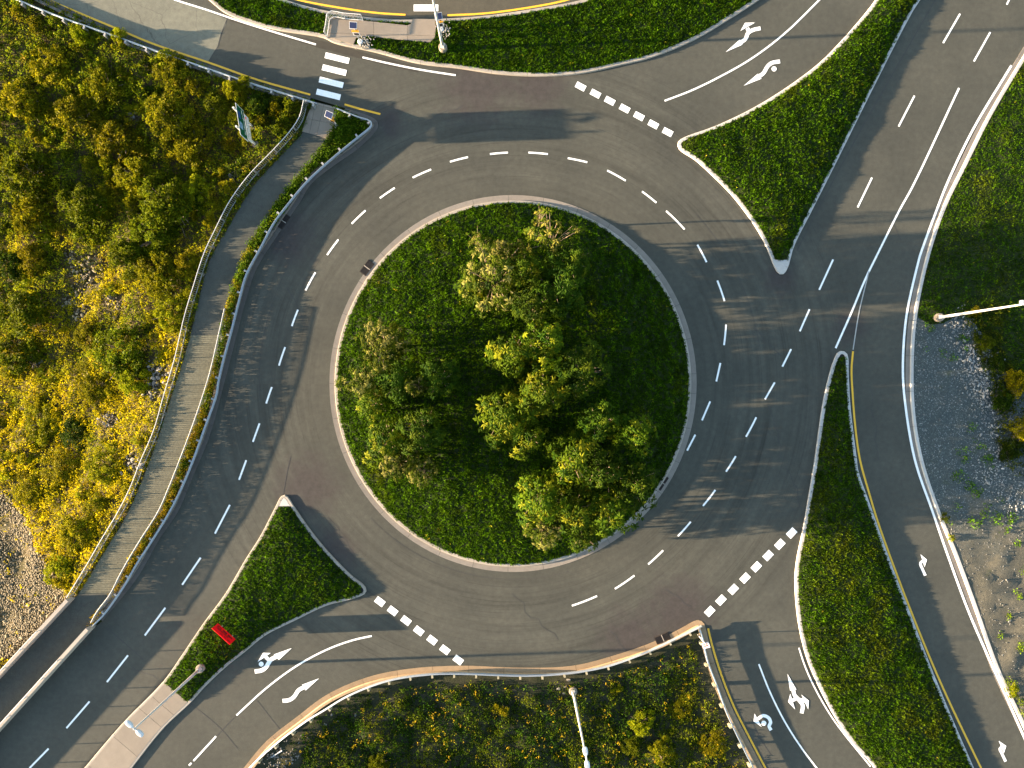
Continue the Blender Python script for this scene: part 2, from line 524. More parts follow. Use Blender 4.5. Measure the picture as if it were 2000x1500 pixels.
def gravel_mat():
    m, nt, b = new_mat("gravel_and_dirt")
    co = coords(nt)
    sep = N(nt, "ShaderNodeSeparateXYZ"); nt.links.new(co, sep.inputs[0])
    v = N(nt, "ShaderNodeTexVoronoi", i_Scale=14.0); nt.links.new(co, v.inputs["Vector"])
    sepc = N(nt, "ShaderNodeSeparateColor"); nt.links.new(v.outputs["Color"], sepc.inputs[0])
    chips = ramp(nt, sepc.outputs[0], [(0.0, (0.022, 0.031, 0.031)), (0.75, (0.038, 0.049, 0.047)), (0.93, (0.070, 0.080, 0.077)), (1.0, (0.20, 0.20, 0.195))])
    dirt = ramp(nt, noise(nt, 0.55, 6, 0.7, co), [(0.3, (0.030, 0.031, 0.024)), (0.55, (0.066, 0.060, 0.042)), (0.75, (0.105, 0.090, 0.060))])
    dirt = mix(nt, 1.0, dirt, ramp(nt, noise(nt, 8, 5, 0.75, co), [(0.3, g(0.6)), (0.7, g(1.35))]), 'MULTIPLY')
    yy = math_n(nt, 'ADD', math_n(nt, 'MULTIPLY', sep.outputs[1], -0.1), math_n(nt, 'MULTIPLY', noise(nt, 0.35, 5, 0.7, co), 1.4))
    f = ramp(nt, yy, [(0.62 + 0.80, g(0)), (1.0, g(1))]) if False else ramp(nt, math_n(nt, 'DIVIDE', yy, 4.0), [(0.42, g(0)), (0.56, g(1))])
    moss = ramp(nt, noise(nt, 0.7, 5, 0.7, co), [(0.60, g(0)), (0.72, g(0.75))])
    col = mix(nt, f, chips, dirt)
    col = mix(nt, moss, col, (0.022, 0.032, 0.008))
    nt.links.new(col, b.inputs["Base Color"])
    b.inputs["Roughness"].default_value = 0.95
    bump(nt, b, noise(nt, 9, 6, 0.8, co), 0.7, 0.06)
    return m
M['gravel'] = gravel_mat()

# ------------------------------------------------------------------ outlines, in photo pixels on the road plane
ISLAND_C = W(1002, 749)[:2]
ISLAND = np.array([(1002 + 358.5 * math.cos(a), 749 + 368 * math.sin(a)) for a in np.linspace(0, 2 * math.pi, 120, endpoint=False)])
TOP_ISLE = [(230, -70), (390, -12), (443, 28), (533, 58), (633, 75), (653, 85), (733, 103), (817, 125), (900, 135), (967, 145), (1050, 150), (1133, 145), (1217, 127), (1267, 115), (1350, 82), (1417, 43), (1483, 0), (1560, -60)]
TOP_ISLE_N = [(1300, -60), (1200, -22), (1130, 2), (1060, 15), (960, 30), (870, 37), (760, 38), (640, 22), (557, 0), (440, -45)]
ISLE_NE = [(1323, 282), (1328, 273), (1400, 245), (1467, 213), (1533, 173), (1600, 123), (1650, 72), (1700, 13), (1760, -70), (1790, -90), (1835, -70), (1797, 0), (1780, 27), (1700, 183), (1627, 330), (1583, 417), (1550, 483), (1539, 522), (1532, 534), (1526, 537), (1519, 533), (1511, 520), (1500, 492), (1483, 457), (1460, 422), (1427, 380), (1387, 340), (1357, 313), (1327, 293)]
ISLE_SW = [(547, 972), (554, 966), (562, 969), (572, 984), (608, 1036), (648, 1084), (688, 1124), (711, 1142), (716, 1150), (714, 1159), (688, 1170), (640, 1182), (572, 1214), (520, 1240), (480, 1272), (440, 1304), (400, 1342), (373, 1372), (322, 1420), (258, 1500), (190, 1590), (90, 1590), (165, 1500), (240, 1412), (320, 1330), (353, 1283), (400, 1214), (440, 1160), (480, 1092), (508, 1048), (540, 986)]
ISLE_SE = [(1633, 692), (1637, 687), (1643, 685), (1650, 687), (1655, 693), (1657, 733), (1661, 800), (1673, 897), (1676, 920), (1700, 988), (1740, 1100), (1780, 1204), (1820, 1308), (1860, 1404), (1900, 1496), (1945, 1600), (1760, 1600), (1704, 1496), (1668, 1456), (1632, 1404), (1600, 1344), (1576, 1288), (1562, 1236), (1554, 1180), (1552, 1124), (1556, 1088), (1566, 1040), (1580, 960), (1590, 900), (1607, 783), (1623, 717)]
EAST_LINE = [(2080, -45), (2040, 20), (1975, 128), (1900, 253), (1850, 357), (1833, 400), (1797, 498), (1793, 513), (1770, 617), (1763, 717), (1767, 783), (1787, 900), (1820, 996), (1852, 1088), (1892, 1196), (1932, 1288), (1968, 1368), (2000, 1440), (2070, 1590)]
EAST_KERB = [(2110, -60), (2000, 117), (1933, 230), (1883, 330), (1847, 403), (1815, 497), (1790, 613), (1783, 700), (1785, 800), (1800, 893), (1832, 992), (1868, 1080), (1908, 1188), (1948, 1300), (2000, 1412), (2080, 1590)]
BANK_KERB = [(400, 1600), (476, 1500), (520, 1448), (580, 1400), (640, 1356), (720, 1322), (800, 1306), (900, 1300), (1020, 1304), (1120, 1300), (1200, 1280), (1280, 1252), (1332, 1226), (1356, 1213), (1366, 1211), (1374, 1216), (1379, 1230), (1384, 1253), (1400, 1307), (1427, 1377), (1457, 1437), (1490, 1500), (1545, 1600)]
WEST_KERB = [(-40, -68), (60, -19), (117, 9), (233, 65), (300, 93), (410, 129), (500, 161), (606, 191), (673, 211), (715, 224), (733, 233), (739, 241), (738, 250), (733, 258), (700, 290), (650, 325), (607, 360), (587, 393), (560, 433), (533, 473), (500, 527), (477, 597), (460, 663), (433, 767), (410, 850), (377, 930), (347, 1000), (313, 1050), (267, 1130), (213, 1197), (200, 1213)]
WALL_IN = [(187, 1223), (140, 1275), (0, 1430), (-160, 1607)]
WALL_OUT = [(147, 1168), (0, 1327), (-240, 1587)]
PATH_L = [(612, 198), (602, 225), (592, 258), (560, 293), (493, 367), (443, 450), (430, 470), (407, 517), (387, 593), (370, 663), (357, 707), (333, 780), (307, 860), (273, 950), (240, 1020), (213, 1063), (180, 1117), (150, 1165), (147, 1168)]
PATH_R = [(656, 209), (656, 232), (648, 258), (640, 272), (633, 285), (607, 317), (557, 377), (517, 437), (488, 480), (467, 533), (450, 590), (447, 606), (436, 662), (420, 725), (401, 790), (376, 858), (340, 948), (320, 996), (283, 1054), (248, 1114), (226, 1156), (190, 1208), (181, 1220)]
GUARD_NW = [(-60, -45), (37, 0), (117, 32), (217, 67), (300, 97), (417, 137), (500, 165), (592, 193), (613, 200)]
GUARD_W = [(657, 211), (700, 228), (722, 235), (725, 240), (724, 246), (693, 272), (647, 310), (600, 353), (563, 397), (533, 437), (510, 480), (480, 537), (467, 583), (450, 650), (433, 713), (425, 750), (422, 770), (400, 833), (377, 897), (355, 950), (330, 1000), (300, 1050), (267, 1100), (240, 1147), (200, 1203), (183, 1220)]
GUARD_S = [(430, 1575), (488, 1500), (536, 1456), (600, 1408), (630, 1390), (680, 1360), (760, 1330), (840, 1318), (900, 1317), (1060, 1320), (1180, 1304), (1260, 1276), (1320, 1248), (1366, 1226)]
GUARD_E = [(1367, 1230), (1373, 1247), (1383, 1293), (1400, 1337), (1423, 1400), (1450, 1457), (1470, 1497), (1510, 1580)]

# ------------------------------------------------------------------ ground, road
def px_curve(pts, closed=False, sub=5):
    return smooth(WP(pts), closed, sub)

west_line = px_curve(WEST_KERB)
bank_line = px_curve(BANK_KERB)
wall_in = WP(WALL_IN)
road_poly = np.vstack([west_line, wall_in, [W(-160, 1750)[:2]], [W(330, 1750)[:2]], bank_line,
                       [W(1600, 1750)[:2]], [W(3000, 1750)[:2]], [W(3000, -300)[:2]], [W(-40, -300)[:2]]])

hill_edge = np.vstack([WP([(-900, -420), (-300, -165)]), west_line[:np.argmin(np.hypot(*(west_line - np.array(W(600, 190)[:2])).T))] , px_curve(PATH_L)])
hill_edge = np.vstack([hill_edge, WP([(130, 1172), (0, 1315), (-240, 1575), (-420, 1780)])])
def hill_h(P):
    d = seg_dist(P, hill_edge[::3])
    sl = 0.22 + 0.22 * np.clip((16.0 - P[:, 1]) / 14.0, 0, 1)        # steeper toward the south
    e = np.maximum(d - 0.6, 0)
    z = -sl * 22 * (1 - np.exp(-e / 22)) + 0.35 * np.minimum(d / 4, 1) * nz(P[:, 0], P[:, 1], 9, 1)
    return z, d

def WH(px, py, up=0.0):
    """the point of the hillside that shows at a photo pixel"""
    z = 0.0
    for _ in range(8):
        q = W(px, py, z + up)
        z = float(hill_h(np.array([q[:2]]))[0][0])
    return np.array(W(px, py, z + up)[:2])

# one sheet of ground under everything, falling away to the west
def ground_sheet():
    xs = np.concatenate([np.linspace(-420, -70, 12), np.linspace(-60, 60, 41), np.linspace(70, 420, 12)])
    ys = np.concatenate([np.linspace(-420, -50, 12), np.linspace(-42, 42, 29), np.linspace(50, 420, 12)])
    X, Y = np.meshgrid(xs, ys)
    P = np.stack([X.ravel(), Y.ravel()], 1)
    hp = np.vstack([hill_edge, WP([(-9000, 1780), (-9000, -420)])])
    isin = inside(P, hp)
    h, d = hill_h(P)
    bank = bank_line
    z = np.where(isin, h - 1.2, -0.25)
    bp = np.vstack([bank, WP([(1600, 2600), (330, 2600)])])
    db = seg_dist(P, bank)
    z = np.where(inside(P, bp), -0.06 * np.minimum(db, 30) - 1.2, z)
    nx, ny = len(xs), len(ys)
    F = [(j * nx + i, j * nx + i + 1, (j + 1) * nx + i + 1, (j + 1) * nx + i) for j in range(ny - 1) for i in range(nx - 1)]
    me = fast_mesh("ground", np.column_stack([P, z]), F, M['field'])
    return tag(put("ground", me), kind='structure')
ground_sheet()

mb = MB()
tris = tessellate_polygon([[Vector((p[0], p[1], 0)) for p in road_poly]])
ff = []
for t in tris:
    a, b, c = (Vector((*road_poly[i], 0)) for i in t)
    ff.append(tuple(t) if (b - a).cross(c - a).z > 0 else (t[2], t[1], t[0]))
mb.add([(p[0], p[1], 0.0) for p in road_poly], ff)
road = tag(mb.build("road", M['asphalt']), kind='structure')
ORI[road] = Vector((0, 0, 0))

def patch(name, pts, z, mat, sub=1, parent=road):
    m = MB()
    P = WP(pts)
    m.slab(P, z - 0.03, z)
    return m.build(name, mat, parent)

patch("asphalt_patch", [(-60, -90), (97, 0), (233, 60), (300, 88), (405, 123), (416, 104), (425, 90), (431, 66), (440, 50), (443, 37), (400, 20), (343, 0), (160, -90)], 0.004, M['pale_asphalt'])
patch("asphalt_patch", [(452, 35), (533, 63), (633, 81), (733, 109), (817, 131), (817, 142), (733, 122), (617, 92), (500, 56), (448, 41)], 0.004, M['dark_asphalt'])
patch("asphalt_patch", [(560, -6), (640, 16), (760, 32), (870, 31), (960, 24), (1055, 8), (1130, -6), (1200, -40), (1200, -250), (300, -250), (430, -60)], 0.004, M['brown_asphalt'])

# ------------------------------------------------------------------ road markings (parts of the road)
ZM = 0.012
def stroke(m, line, w, z, closed=False):
    line = np.asarray(line, float)
    n = normals(line)
    m.ribbon(line + n * w / 2, line - n * w / 2, z)

def road_line(name, pts, w=0.15, mat='white', sub=5, z=ZM):
    m = MB()
    stroke(m, resample(px_curve(pts, False, sub), 0.6) if len(pts) > 2 else WP(pts), w, z)
    return m.build(name, M[mat], road)

for pts in ([(330, -6), (343, 0), (400, 18), (470, 42), (540, 64), (617, 87)], [(708, 112), (760, 124), (820, 136), (890, 147)]):
    road_line("edge_line", pts)
for pts in ([(60, -16), (95, 0), (233, 58), (300, 86), (410, 123), (500, 155), (606, 185)], [(673, 204), (708, 214), (743, 223)],
            [(480, -28), (583, 0), (650, 13), (733, 25), (792, 29)], [(874, 30), (950, 26), (1050, 12), (1107, 0), (1190, -28)],
            [(1666, 686), (1663, 720), (1665, 767), (1671, 840), (1680, 900), (1698, 965), (1716, 1024), (1780, 1196), (1840, 1340), (1916, 1500), (1960, 1590)],
            [(1383, 1227), (1389, 1253), (1405, 1307), (1432, 1377), (1462, 1437), (1495, 1500), (1545, 1590)]):
    road_line("yellow_line", pts, 0.17, 'yellow')
road_line("edge_line", EAST_LINE[2:], 0.20, z=0.030)
road_line("edge_line", [(1560, 1265), (1570, 1296), (1583, 1327), (1605, 1369), (1633, 1413), (1700, 1497)], 0.12, z=0.030)
road_line("lane_line", [(1873, 172), (1783, 363), (1757, 410), (1712, 500), (1690, 545), (1663, 610), (1632, 680)], 0.17)
road_line("lane_line", [(1697, 530), (1687, 570), (1677, 613), (1666, 683)], 0.10, "worn_white", z=ZM + 0.004)
road_line("lane_line", [(1482, 1297), (1503, 1350), (1533, 1410), (1567, 1463), (1595, 1500), (1650, 1570)], 0.14)
road_line("lane_line", [(462, 1397), (520, 1344), (580, 1300), (640, 1268), (690, 1250), (726, 1242)], 0.15)
road_line("lane_line", [(1640, -40), (1600, 0), (1533, 65), (1467, 115), (1400, 153), (1350, 177), (1298, 197)], 0.15)

DASHES = [((806, 347), (842, 331)), ((879, 316), (914, 307)), ((957, 301), (992, 298)), ((1032, 298), (1070, 301)), ((1109, 309), (1147, 317)),
 ((1186, 333), (1222, 353)), ((1254, 374), (1282, 396)), ((1301, 412), (1337, 448)), ((1362, 478), (1380, 512)), ((1401, 548), (1415, 588)),
 ((1418, 634), (1414, 674)), ((1407, 709), (1399, 745)), ((1387, 784), (1371, 821)), ((1358, 849), (1342, 880)), ((742, 387), (771, 367)),
 ((687, 437), (714, 411)), ((639, 498), (661, 468)), ((597, 567), (616, 532)), ((570, 637), (582, 605)), ((545, 714), (557, 678)),
 ((520, 788), (531, 756)), ((494, 863), (507, 827)), ((467, 937), (481, 899)), ((420, 1042), (449, 986)), ((356, 1142), (392, 1089)),
 ((283, 1241), (323, 1187)), ((209, 1332), (250, 1280)), ((130, 1422), (175, 1370)), ((58, 1500), (95, 1462)), ((1600, 566), (1627, 507)),
 ((1562, 647), (1581, 604)), ((1528, 716), (1545, 682)), ((1494, 780), (1513, 747)), ((1457, 853), (1477, 815)), ((1418, 921), (1437, 891)),
 ((1373, 988), (1397, 957)), ((1324, 1047), (1349, 1019)), ((1266, 1102), (1295, 1075)), ((1201, 1150), (1239, 1124)), ((1117, 1183), (1166, 1164)),
 ((1842, 84), (1875, 27)), ((1902, 120), (1934, 63)), ((1755, 247), (1786, 187)), ((1675, 405), (1703, 347)), ((1966, 9), (1982, -22)),
 ((378, 1486), (422, 1438)), ((369, 1495), (374, 1490))]
for a, b in DASHES:
    m = MB()
    A, B = WP([a, b]); C = (A + B) / 2
    r = math.hypot(*(C - np.array(ISLAND_C)))
    line = [A, C, B]
    if 18.5 < r < 21.5:                 # dashes round the ring bend with it
        cc = np.array(ISLAND_C)
        t = np.linspace(0, 1, 5)[:, None]
        q = A + (B - A) * t
        rad = np.hypot(*(A - cc)) * (1 - t) + np.hypot(*(B - cc)) * t
        line = cc + unit(q - cc) * rad
    stroke(m, line, 0.155, ZM)
    m.build("lane_dash", M['white'], road)

def block(name, px, py, w, h, ang, mat='white'):
    a = math.radians(-ang); c, s = math.cos(a), math.sin(a)
    cx, cy = W(px, py)[:2]
    P = [(cx + c * u * w * PXM / 2 - s * v * h * PXM / 2, cy + s * u * w * PXM / 2 + c * v * h * PXM / 2) for u, v in ((-1, -1), (1, -1), (1, 1), (-1, 1))]
    MB().add([(p[0], p[1], ZM) for p in P], [(0, 1, 2, 3)]).build(name, M[mat], road)

for p in ((658.5, 113.5), (653, 137), (647, 161), (641.5, 184.5)): block("crosswalk_bar", *p, 48, 11.5, 13.9)
block("crosswalk_bar", 832, 15.5, 48, 13, 0)
for p in ((1134, 169), (1163, 183), (1191, 197), (1220, 212), (1248, 227), (1276, 243), (1304, 258)): block("yield_block", *p, 20, 12, 28)
for p in ((742, 1175), (767, 1193), (793, 1212), (818, 1232), (844, 1250), (869, 1269), (895, 1289)): block("yield_block", *p, 19, 13, 37)
for p in ((1386, 1194), (1408, 1172), (1432, 1151), (1455, 1129), (1477, 1107), (1500, 1085), (1523, 1063), (1546, 1041)): block("yield_block", *p, 18.7, 13.7, -46)

def arrow(origin, sc, heads, shafts, dot=None):
    m = MB()
    f = lambda p: (origin[0] + p[0] / sc, origin[1] + p[1] / sc)
    z = ZM
    for pts, w in shafts:
        stroke(m, px_curve([f(p) for p in pts], False, 4), w / sc * PXM, z); z += 0.003
    for tri in heads:
        P = WP([f(p) for p in tri])
        if area(P) < 0: P = P[::-1]
        m.add([(p[0], p[1], z) for p in P], [tuple(range(len(P)))]); z += 0.003
    if dot:
        c = W(*f(dot[:2])); r = dot[2] / sc * PXM
        m.add([(c[0] + r * math.cos(t), c[1] + r * math.sin(t), z) for t in np.linspace(0, 2 * math.pi, 16, endpoint=False)], [tuple(range(16))])
    m.build("lane_arrow", M['white'], road)

arrow((1200, 0), 3, [[(652, 305), (735, 232), (750, 262)], [(738, 182), (765, 134), (823, 133)]],
      [([(735, 252), (768, 228), (782, 195), (812, 176), (856, 166)], 22), ([(792, 192), (778, 165)], 22)])
arrow((1200, 0), 3, [[(757, 503), (840, 432), (862, 461)]], [([(842, 450), (872, 430), (898, 388), (925, 368), (970, 360)], 22)], (935, 404, 15))
arrow((400, 900), 2.5, [[(425, 914), (338, 945), (362, 972)], [(258, 982), (285, 937), (322, 938)]],
      [([(355, 953), (322, 972), (300, 1006), (280, 1022), (244, 1029)], 20), ([(318, 978), (290, 948)], 17)], (276, 992, 12))
arrow((400, 900), 2.5, [[(558, 1062), (475, 1093), (493, 1121)]], [([(490, 1103), (458, 1120), (436, 1152), (412, 1168), (380, 1172)], 19)])
arrow((1250, 1000), 3, [[(863, 947), (879, 1046), (916, 1040)], [(867, 1112), (880, 1064), (908, 1156)], [(988, 1104), (944, 1069), (985, 1156)]],
      [([(897, 1038), (905, 1072), (932, 1102), (953, 1132), (947, 1179)], 22), ([(915, 1092), (885, 1108)], 20), ([(932, 1098), (968, 1106)], 20)])
arrow((1250, 1000), 3, [[(665, 1226), (671, 1180), (713, 1259)]], [([(690, 1212), (722, 1193), (752, 1205), (765, 1232), (756, 1255), (768, 1278)], 19)], (725, 1237, 15))
arrow((1500, 900), 2.5, [[(744, 456), (776, 483), (764, 519)]], [([(768, 560), (752, 525), (744, 500), (760, 486)], 13)])
arrow((1500, 900), 2.5, [[(1126, 1367), (1163, 1392), (1151, 1428)]], [([(1160, 1468), (1142, 1430), (1132, 1405), (1150, 1396)], 13)])

for pts in ([(1556, 490), (1600, 405), (1660, 292), (1730, 168), (1890, -110)], [(372, 1374), (402, 1398), (432, 1424), (464, 1462)], [(502, 1368), (524, 1396), (546, 1424)],
            [(208, 1226), (232, 1246), (280, 1288)], [(1467, 1404), (1482, 1438), (1506, 1475)], [(424, 1437), (446, 1413), (462, 1397)],
            [(443, 38), (432, 66), (426, 90), (416, 105), (406, 124)], [(553, 966), (560, 925), (568, 890)]):
    road_line("asphalt_seam", pts, 0.05, 'seam', 4, 0.007)

def crack(a, b, wob, w=0.035):
    A, B = np.array(a, float), np.array(b, float)
    n = max(int(np.hypot(*(B - A)) / 14), 3)
    t = np.linspace(0, 1, n + 1)[:, None]
    nn = np.array([-(B - A)[1], (B - A)[0]]) / np.hypot(*(B - A))
    q = A + (B - A) * t + nn * RNG.normal(0, wob, (n + 1, 1)) * np.sin(t * math.pi)
    m = MB(); stroke(m, WP(q), w, 0.007)
    m.build("asphalt_crack", M['seam'], road)
for a, b, wob in (((905, 205), (830, 238), 3), ((742, 232), (700, 265), 3), ((1192, 1232), (1240, 1290), 3), ((640, 1010), (690, 1080), 4), ((1470, 640), (1530, 700), 3), ((1350, 250), (1450, 300), 3), ((1500, 790), (1570, 1010), 5),
                  ((255, 1300), (310, 1330), 3), ((1700, 760), (1716, 900), 3), ((1740, 420), (1760, 470), 2), ((1300, 1150), (1350, 1185), 3), ((1000, 1160), (1090, 1250), 5), ((560, 560), (600, 640), 3)):
    crack(a, b, wob)
cc = np.array(ISLAND_C)
for r_, a0, a1 in ((21.9, 0.15, 0.75), (22.3, 2.2, 3.2), (17.2, 3.9, 5.0)):     # lengthwise paving joints of the ring
    m = MB(); th = np.linspace(a0, a1, 40)
    stroke(m, cc + np.stack([np.cos(th), np.sin(th)], 1) * r_, 0.03, 0.007)
    m.build("asphalt_seam", M['seam'], road)

# ------------------------------------------------------------------ kerbs
def kerb(line, closed, gw, kw, h, seg=3.0, kmat='kerb', gmat='gutter', side=1, skip=None, kerb_side_face=0.03):
    """line: road-side edge of the gutter; the kerb stands on its left (side=1)"""
    root = empty("kerb", (float(line[0][0]), float(line[0][1]), 0), kind='structure')
    p = resample(line, 0.35, closed)
    n = normals(p, closed) * side
    if closed:
        p = np.vstack([p, p[:1]]); n = np.vstack([n, n[:1]])
    per = max(int(round(seg / 0.35)), 2)
    i = 0
    while i < len(p) - 1:
        j = min(i + per, len(p) - 1)
        if len(p) - 1 - j < 3: j = len(p) - 1
        a = p[i:j + 1].copy(); nn = n[i:j + 1]
        if skip is None or not skip((a[0] + a[-1]) / 2):
            gap = 0.012
            t0 = unit((a[1] - a[0])[None])[0]; t1 = unit((a[-1] - a[-2])[None])[0]
            a[0] += t0 * gap; a[-1] -= t1 * gap
            def strip(o0, o1, z0a, z1a, zb):
                m = MB(); k = len(a)
                A = a + nn * o0; B = a + nn * o1
                v = [(q[0], q[1], zb) for q in A] + [(q[0], q[1], z0a) for q in A] + [(q[0], q[1], z1a) for q in B] + [(q[0], q[1], zb) for q in B]
                f = []
                for s in range(3):
                    for u in range(k - 1):
                        f.append((s * k + u, s * k + u + 1, (s + 1) * k + u + 1, (s + 1) * k + u))
                f += [(0, k, 2 * k, 3 * k), (k - 1, 4 * k - 1, 3 * k - 1, 2 * k - 1)]
                if side > 0: f = [q[::-1] for q in f]
                return m.add(v, f)
            if gw > 0:
                strip(0, gw, 0.022, 0.006, -0.05).build("gutter_slab", M[gmat], root)
            # kerb stone with a sloped road face
            m = MB(); k = len(a)
            prof = [(gw, -0.05), (gw, 0.02), (gw + kerb_side_face, h - 0.02), (gw + kerb_side_face + 0.02, h), (gw + kw, h), (gw + kw, -0.05)]
            v = []
            for off, z in prof:
                v += [(q[0], q[1], z) for q in (a + nn * off)]
            f = []
            for s in range(len(prof) - 1):
                for u in range(k - 1):
                    f.append((s * k + u, s * k + u + 1, (s + 1) * k + u + 1, (s + 1) * k + u))
            f += [tuple(s * k for s in range(len(prof))), tuple(s * k + k - 1 for s in range(len(prof) - 1, -1, -1))]
            if side > 0: f = [q[::-1] for q in f]
            m.add(v, f).build("kerb_stone", M[kmat], root)
        i = j
    return root

island = ccw(WP(ISLAND))
kerb(island, True, 0.46, 0.28, 0.15)
isle_ne = ccw(px_curve(ISLE_NE, True, 4)); kerb(isle_ne, True, 0.0, 0.28, 0.15, 3.0, 'white_kerb')
isle_sw = ccw(px_curve(ISLE_SW, True, 4)); kerb(isle_sw, True, 0.0, 0.24, 0.15, 3.0, 'kerb')
isle_se = ccw(px_curve(ISLE_SE, True, 4)); kerb(isle_se, True, 0.0, 0.28, 0.15, 3.0, 'white_kerb')
top_s = px_curve(TOP_ISLE); top_n = px_curve(TOP_ISLE_N)
isle_top = ccw(np.vstack([top_s, top_n]))
kerb(isle_top, True, 0.0, 0.30, 0.15, 3.0, 'kerb')
east_k = px_curve(EAST_KERB)
kerb(east_k + normals(east_k) * -0.62, False, 0.36, 0.26, 0.15, 3.2, 'white_kerb', 'gutter')
kerb(bank_line, False, 0.44, 0.26, 0.15, 3.0, 'tan_kerb', 'tan_gutter', -1)
pad_c = np.array(W(630, 200)[:2])
kerb(west_line, False, 0.40, 0.26, 0.15, 3.0, 'dark_kerb', 'dark_gutter', -1, skip=lambda c: np.hypot(*(c - pad_c)) < 1.6)

def nose(poly, pt, nrm, mat='white_kerb'):
    P = clip(inset(poly, 0.27, 0.15), np.array(W(*pt)[:2]), np.array(nrm, float))
    o = MB().slab(P, 0.0, 0.155).build("concrete_nose", M[mat])
    tag(o, kind='structure')
nose(isle_ne, (1525, 508), (0, -1))
nose(isle_sw, (556, 988), (0, 1))

# ------------------------------------------------------------------ planted ground: each region has its own height
class Region:
    def __init__(s, name, poly, mat, fn, step=0.8, inner=None):
        s.poly = ccw(poly); s.fn = fn; s.name = name
        s.lo = s.poly.min(0); s.hi = s.poly.max(0)
        p = resample(s.poly, step * 0.7, True)
        gx, gy = np.meshgrid(np.arange(s.lo[0], s.hi[0], step), np.arange(s.lo[1], s.hi[1], step))
        q = np.stack([gx.ravel(), gy.ravel()], 1) + RNG.uniform(-.2, .2, (gx.size, 2)) * step
        q = q[inside(q, p)]
        q = q[seg_dist(q, p, True) > 0.35 * step]
        co = [Vector(a) for a in p] + [Vector(a) for a in q]
        n = len(p)
        v, e, f, *_ = delaunay_2d_cdt(co, [(i, (i + 1) % n) for i in range(n)], [], 1, 1e-5)
        V = np.array([[a.x, a.y] for a in v])
        z = s.z(V)
        V3 = np.column_stack([V, z])
        F = np.array([t for t in f if len(t) == 3], np.int32)
        a = V[F[:, 1]] - V[F[:, 0]]; b = V[F[:, 2]] - V[F[:, 0]]
        flip = a[:, 0] * b[:, 1] - a[:, 1] * b[:, 0] < 0
        F[flip] = F[flip][:, ::-1]
        me = fast_mesh(name, V3, F, mat)
        me.polygons.foreach_set("use_smooth", [True] * len(me.polygons))
        s.obj = tag(put(name, me), kind='structure')
    def z(s, P):
        return s.fn(np.asarray(P, float), seg_dist(P, s.poly, True))
    def sample(s, per_m2, view=60.0):
        n = int(abs((s.hi - s.lo).prod()) * per_m2)
        P = RNG.uniform(s.lo, s.hi, (n, 2))
        P = P[(P[:, 0] > -58) & (P[:, 0] < 50) & (np.abs(P[:, 1]) < 40)]
        P = P[inside(P, s.poly)]
        return P

def mound(base, amp, L, und=0.05, seed=1):
    return lambda P, d: base + amp * (1 - np.exp(-d / L)) + und * nz(P[:, 0], P[:, 1], 5, seed) * np.minimum(d, 1)

def lawn_colors(n, P, dry=0.0, seed=2, bright=1.0):
    t = RNG.beta(1.5, 2.2, n)
    a = np.array([0.010, 0.036, 0.001]); b = np.array([0.084, 0.168, 0.002])
    c = a + (b - a) * t[:, None]
    pn = nz(P[:, 0], P[:, 1], 6, seed)
    y = np.clip(pn * 0.5 + dry, 0, 1)[:, None]
    c = c * (1 - y) + (np.array([0.115, 0.130, 0.004]) * (0.4 + t[:, None])) * y
    c *= (1 + 0.25 * nz(P[:, 0], P[:, 1], 2.5, seed + 1))[:, None].clip(0.5, 1.5)
    cl = nz(P[:, 0], P[:, 1], 0.85, seed + 2) + 0.5 * nz(P[:, 0], P[:, 1], 0.4, seed + 4)
    c *= (0.66 + 0.75 * np.clip(cl * 1.1, 0, 1))[:, None]
    f = RNG.random(n) < 0.003
    c[f] = (0.24, 0.22, 0.012)
    return c * bright

def add_grass(region, per_m2, lmin, lmax, label, width=0.06, dry=0.0, seed=2, blades=5, tilt=(0.35, 1.15), bright=1.0, lump=0.5, mask=None):
    P = region.sample(per_m2)
    if mask is not None: P = P[mask(P)]
    z = region.z(P)
    n = len(P)
    # taller and shorter tussocks
    hs = 0.75 + lump * (0.5 + 0.5 * nz(P[:, 0], P[:, 1], 1.1, seed + 3)) * RNG.uniform(0.4, 1.3, n)
    c = lawn_colors(n, P, dry, seed, bright)
    C = np.repeat(np.column_stack([P, z - 0.01]), blades, 0)
    m = n * blades
    az = RNG.uniform(0, 2 * math.pi, m); ti = RNG.uniform(*tilt, m)
    U = np.stack([np.cos(az) * np.sin(ti), np.sin(az) * np.sin(ti), np.cos(ti)], 1)
    Nn = np.stack([-np.cos(az) * np.cos(ti), -np.sin(az) * np.cos(ti), np.sin(ti)], 1)
    Nn = unit(Nn + RNG.normal(0, 0.25, (m, 3)))
    C = C + RNG.normal(0, 0.035, (m, 3)) * np.array([1, 1, 0])
    L = RNG.uniform(lmin, lmax, m) * np.repeat(hs, blades)
    V = leaf_quads(C, U, Nn, L, RNG.uniform(0.7, 1.3, m) * width, 0.12)
    cc = np.repeat(np.repeat(c, blades, 0) * RNG.uniform(0.75, 1.25, (m, 1)), 4, 0)
    me = fast_mesh("grass", V, quads(m), M['grass'], cc)
    o = put("grass", me)
    tag(o, label, "grass", None, 'stuff')
    return o

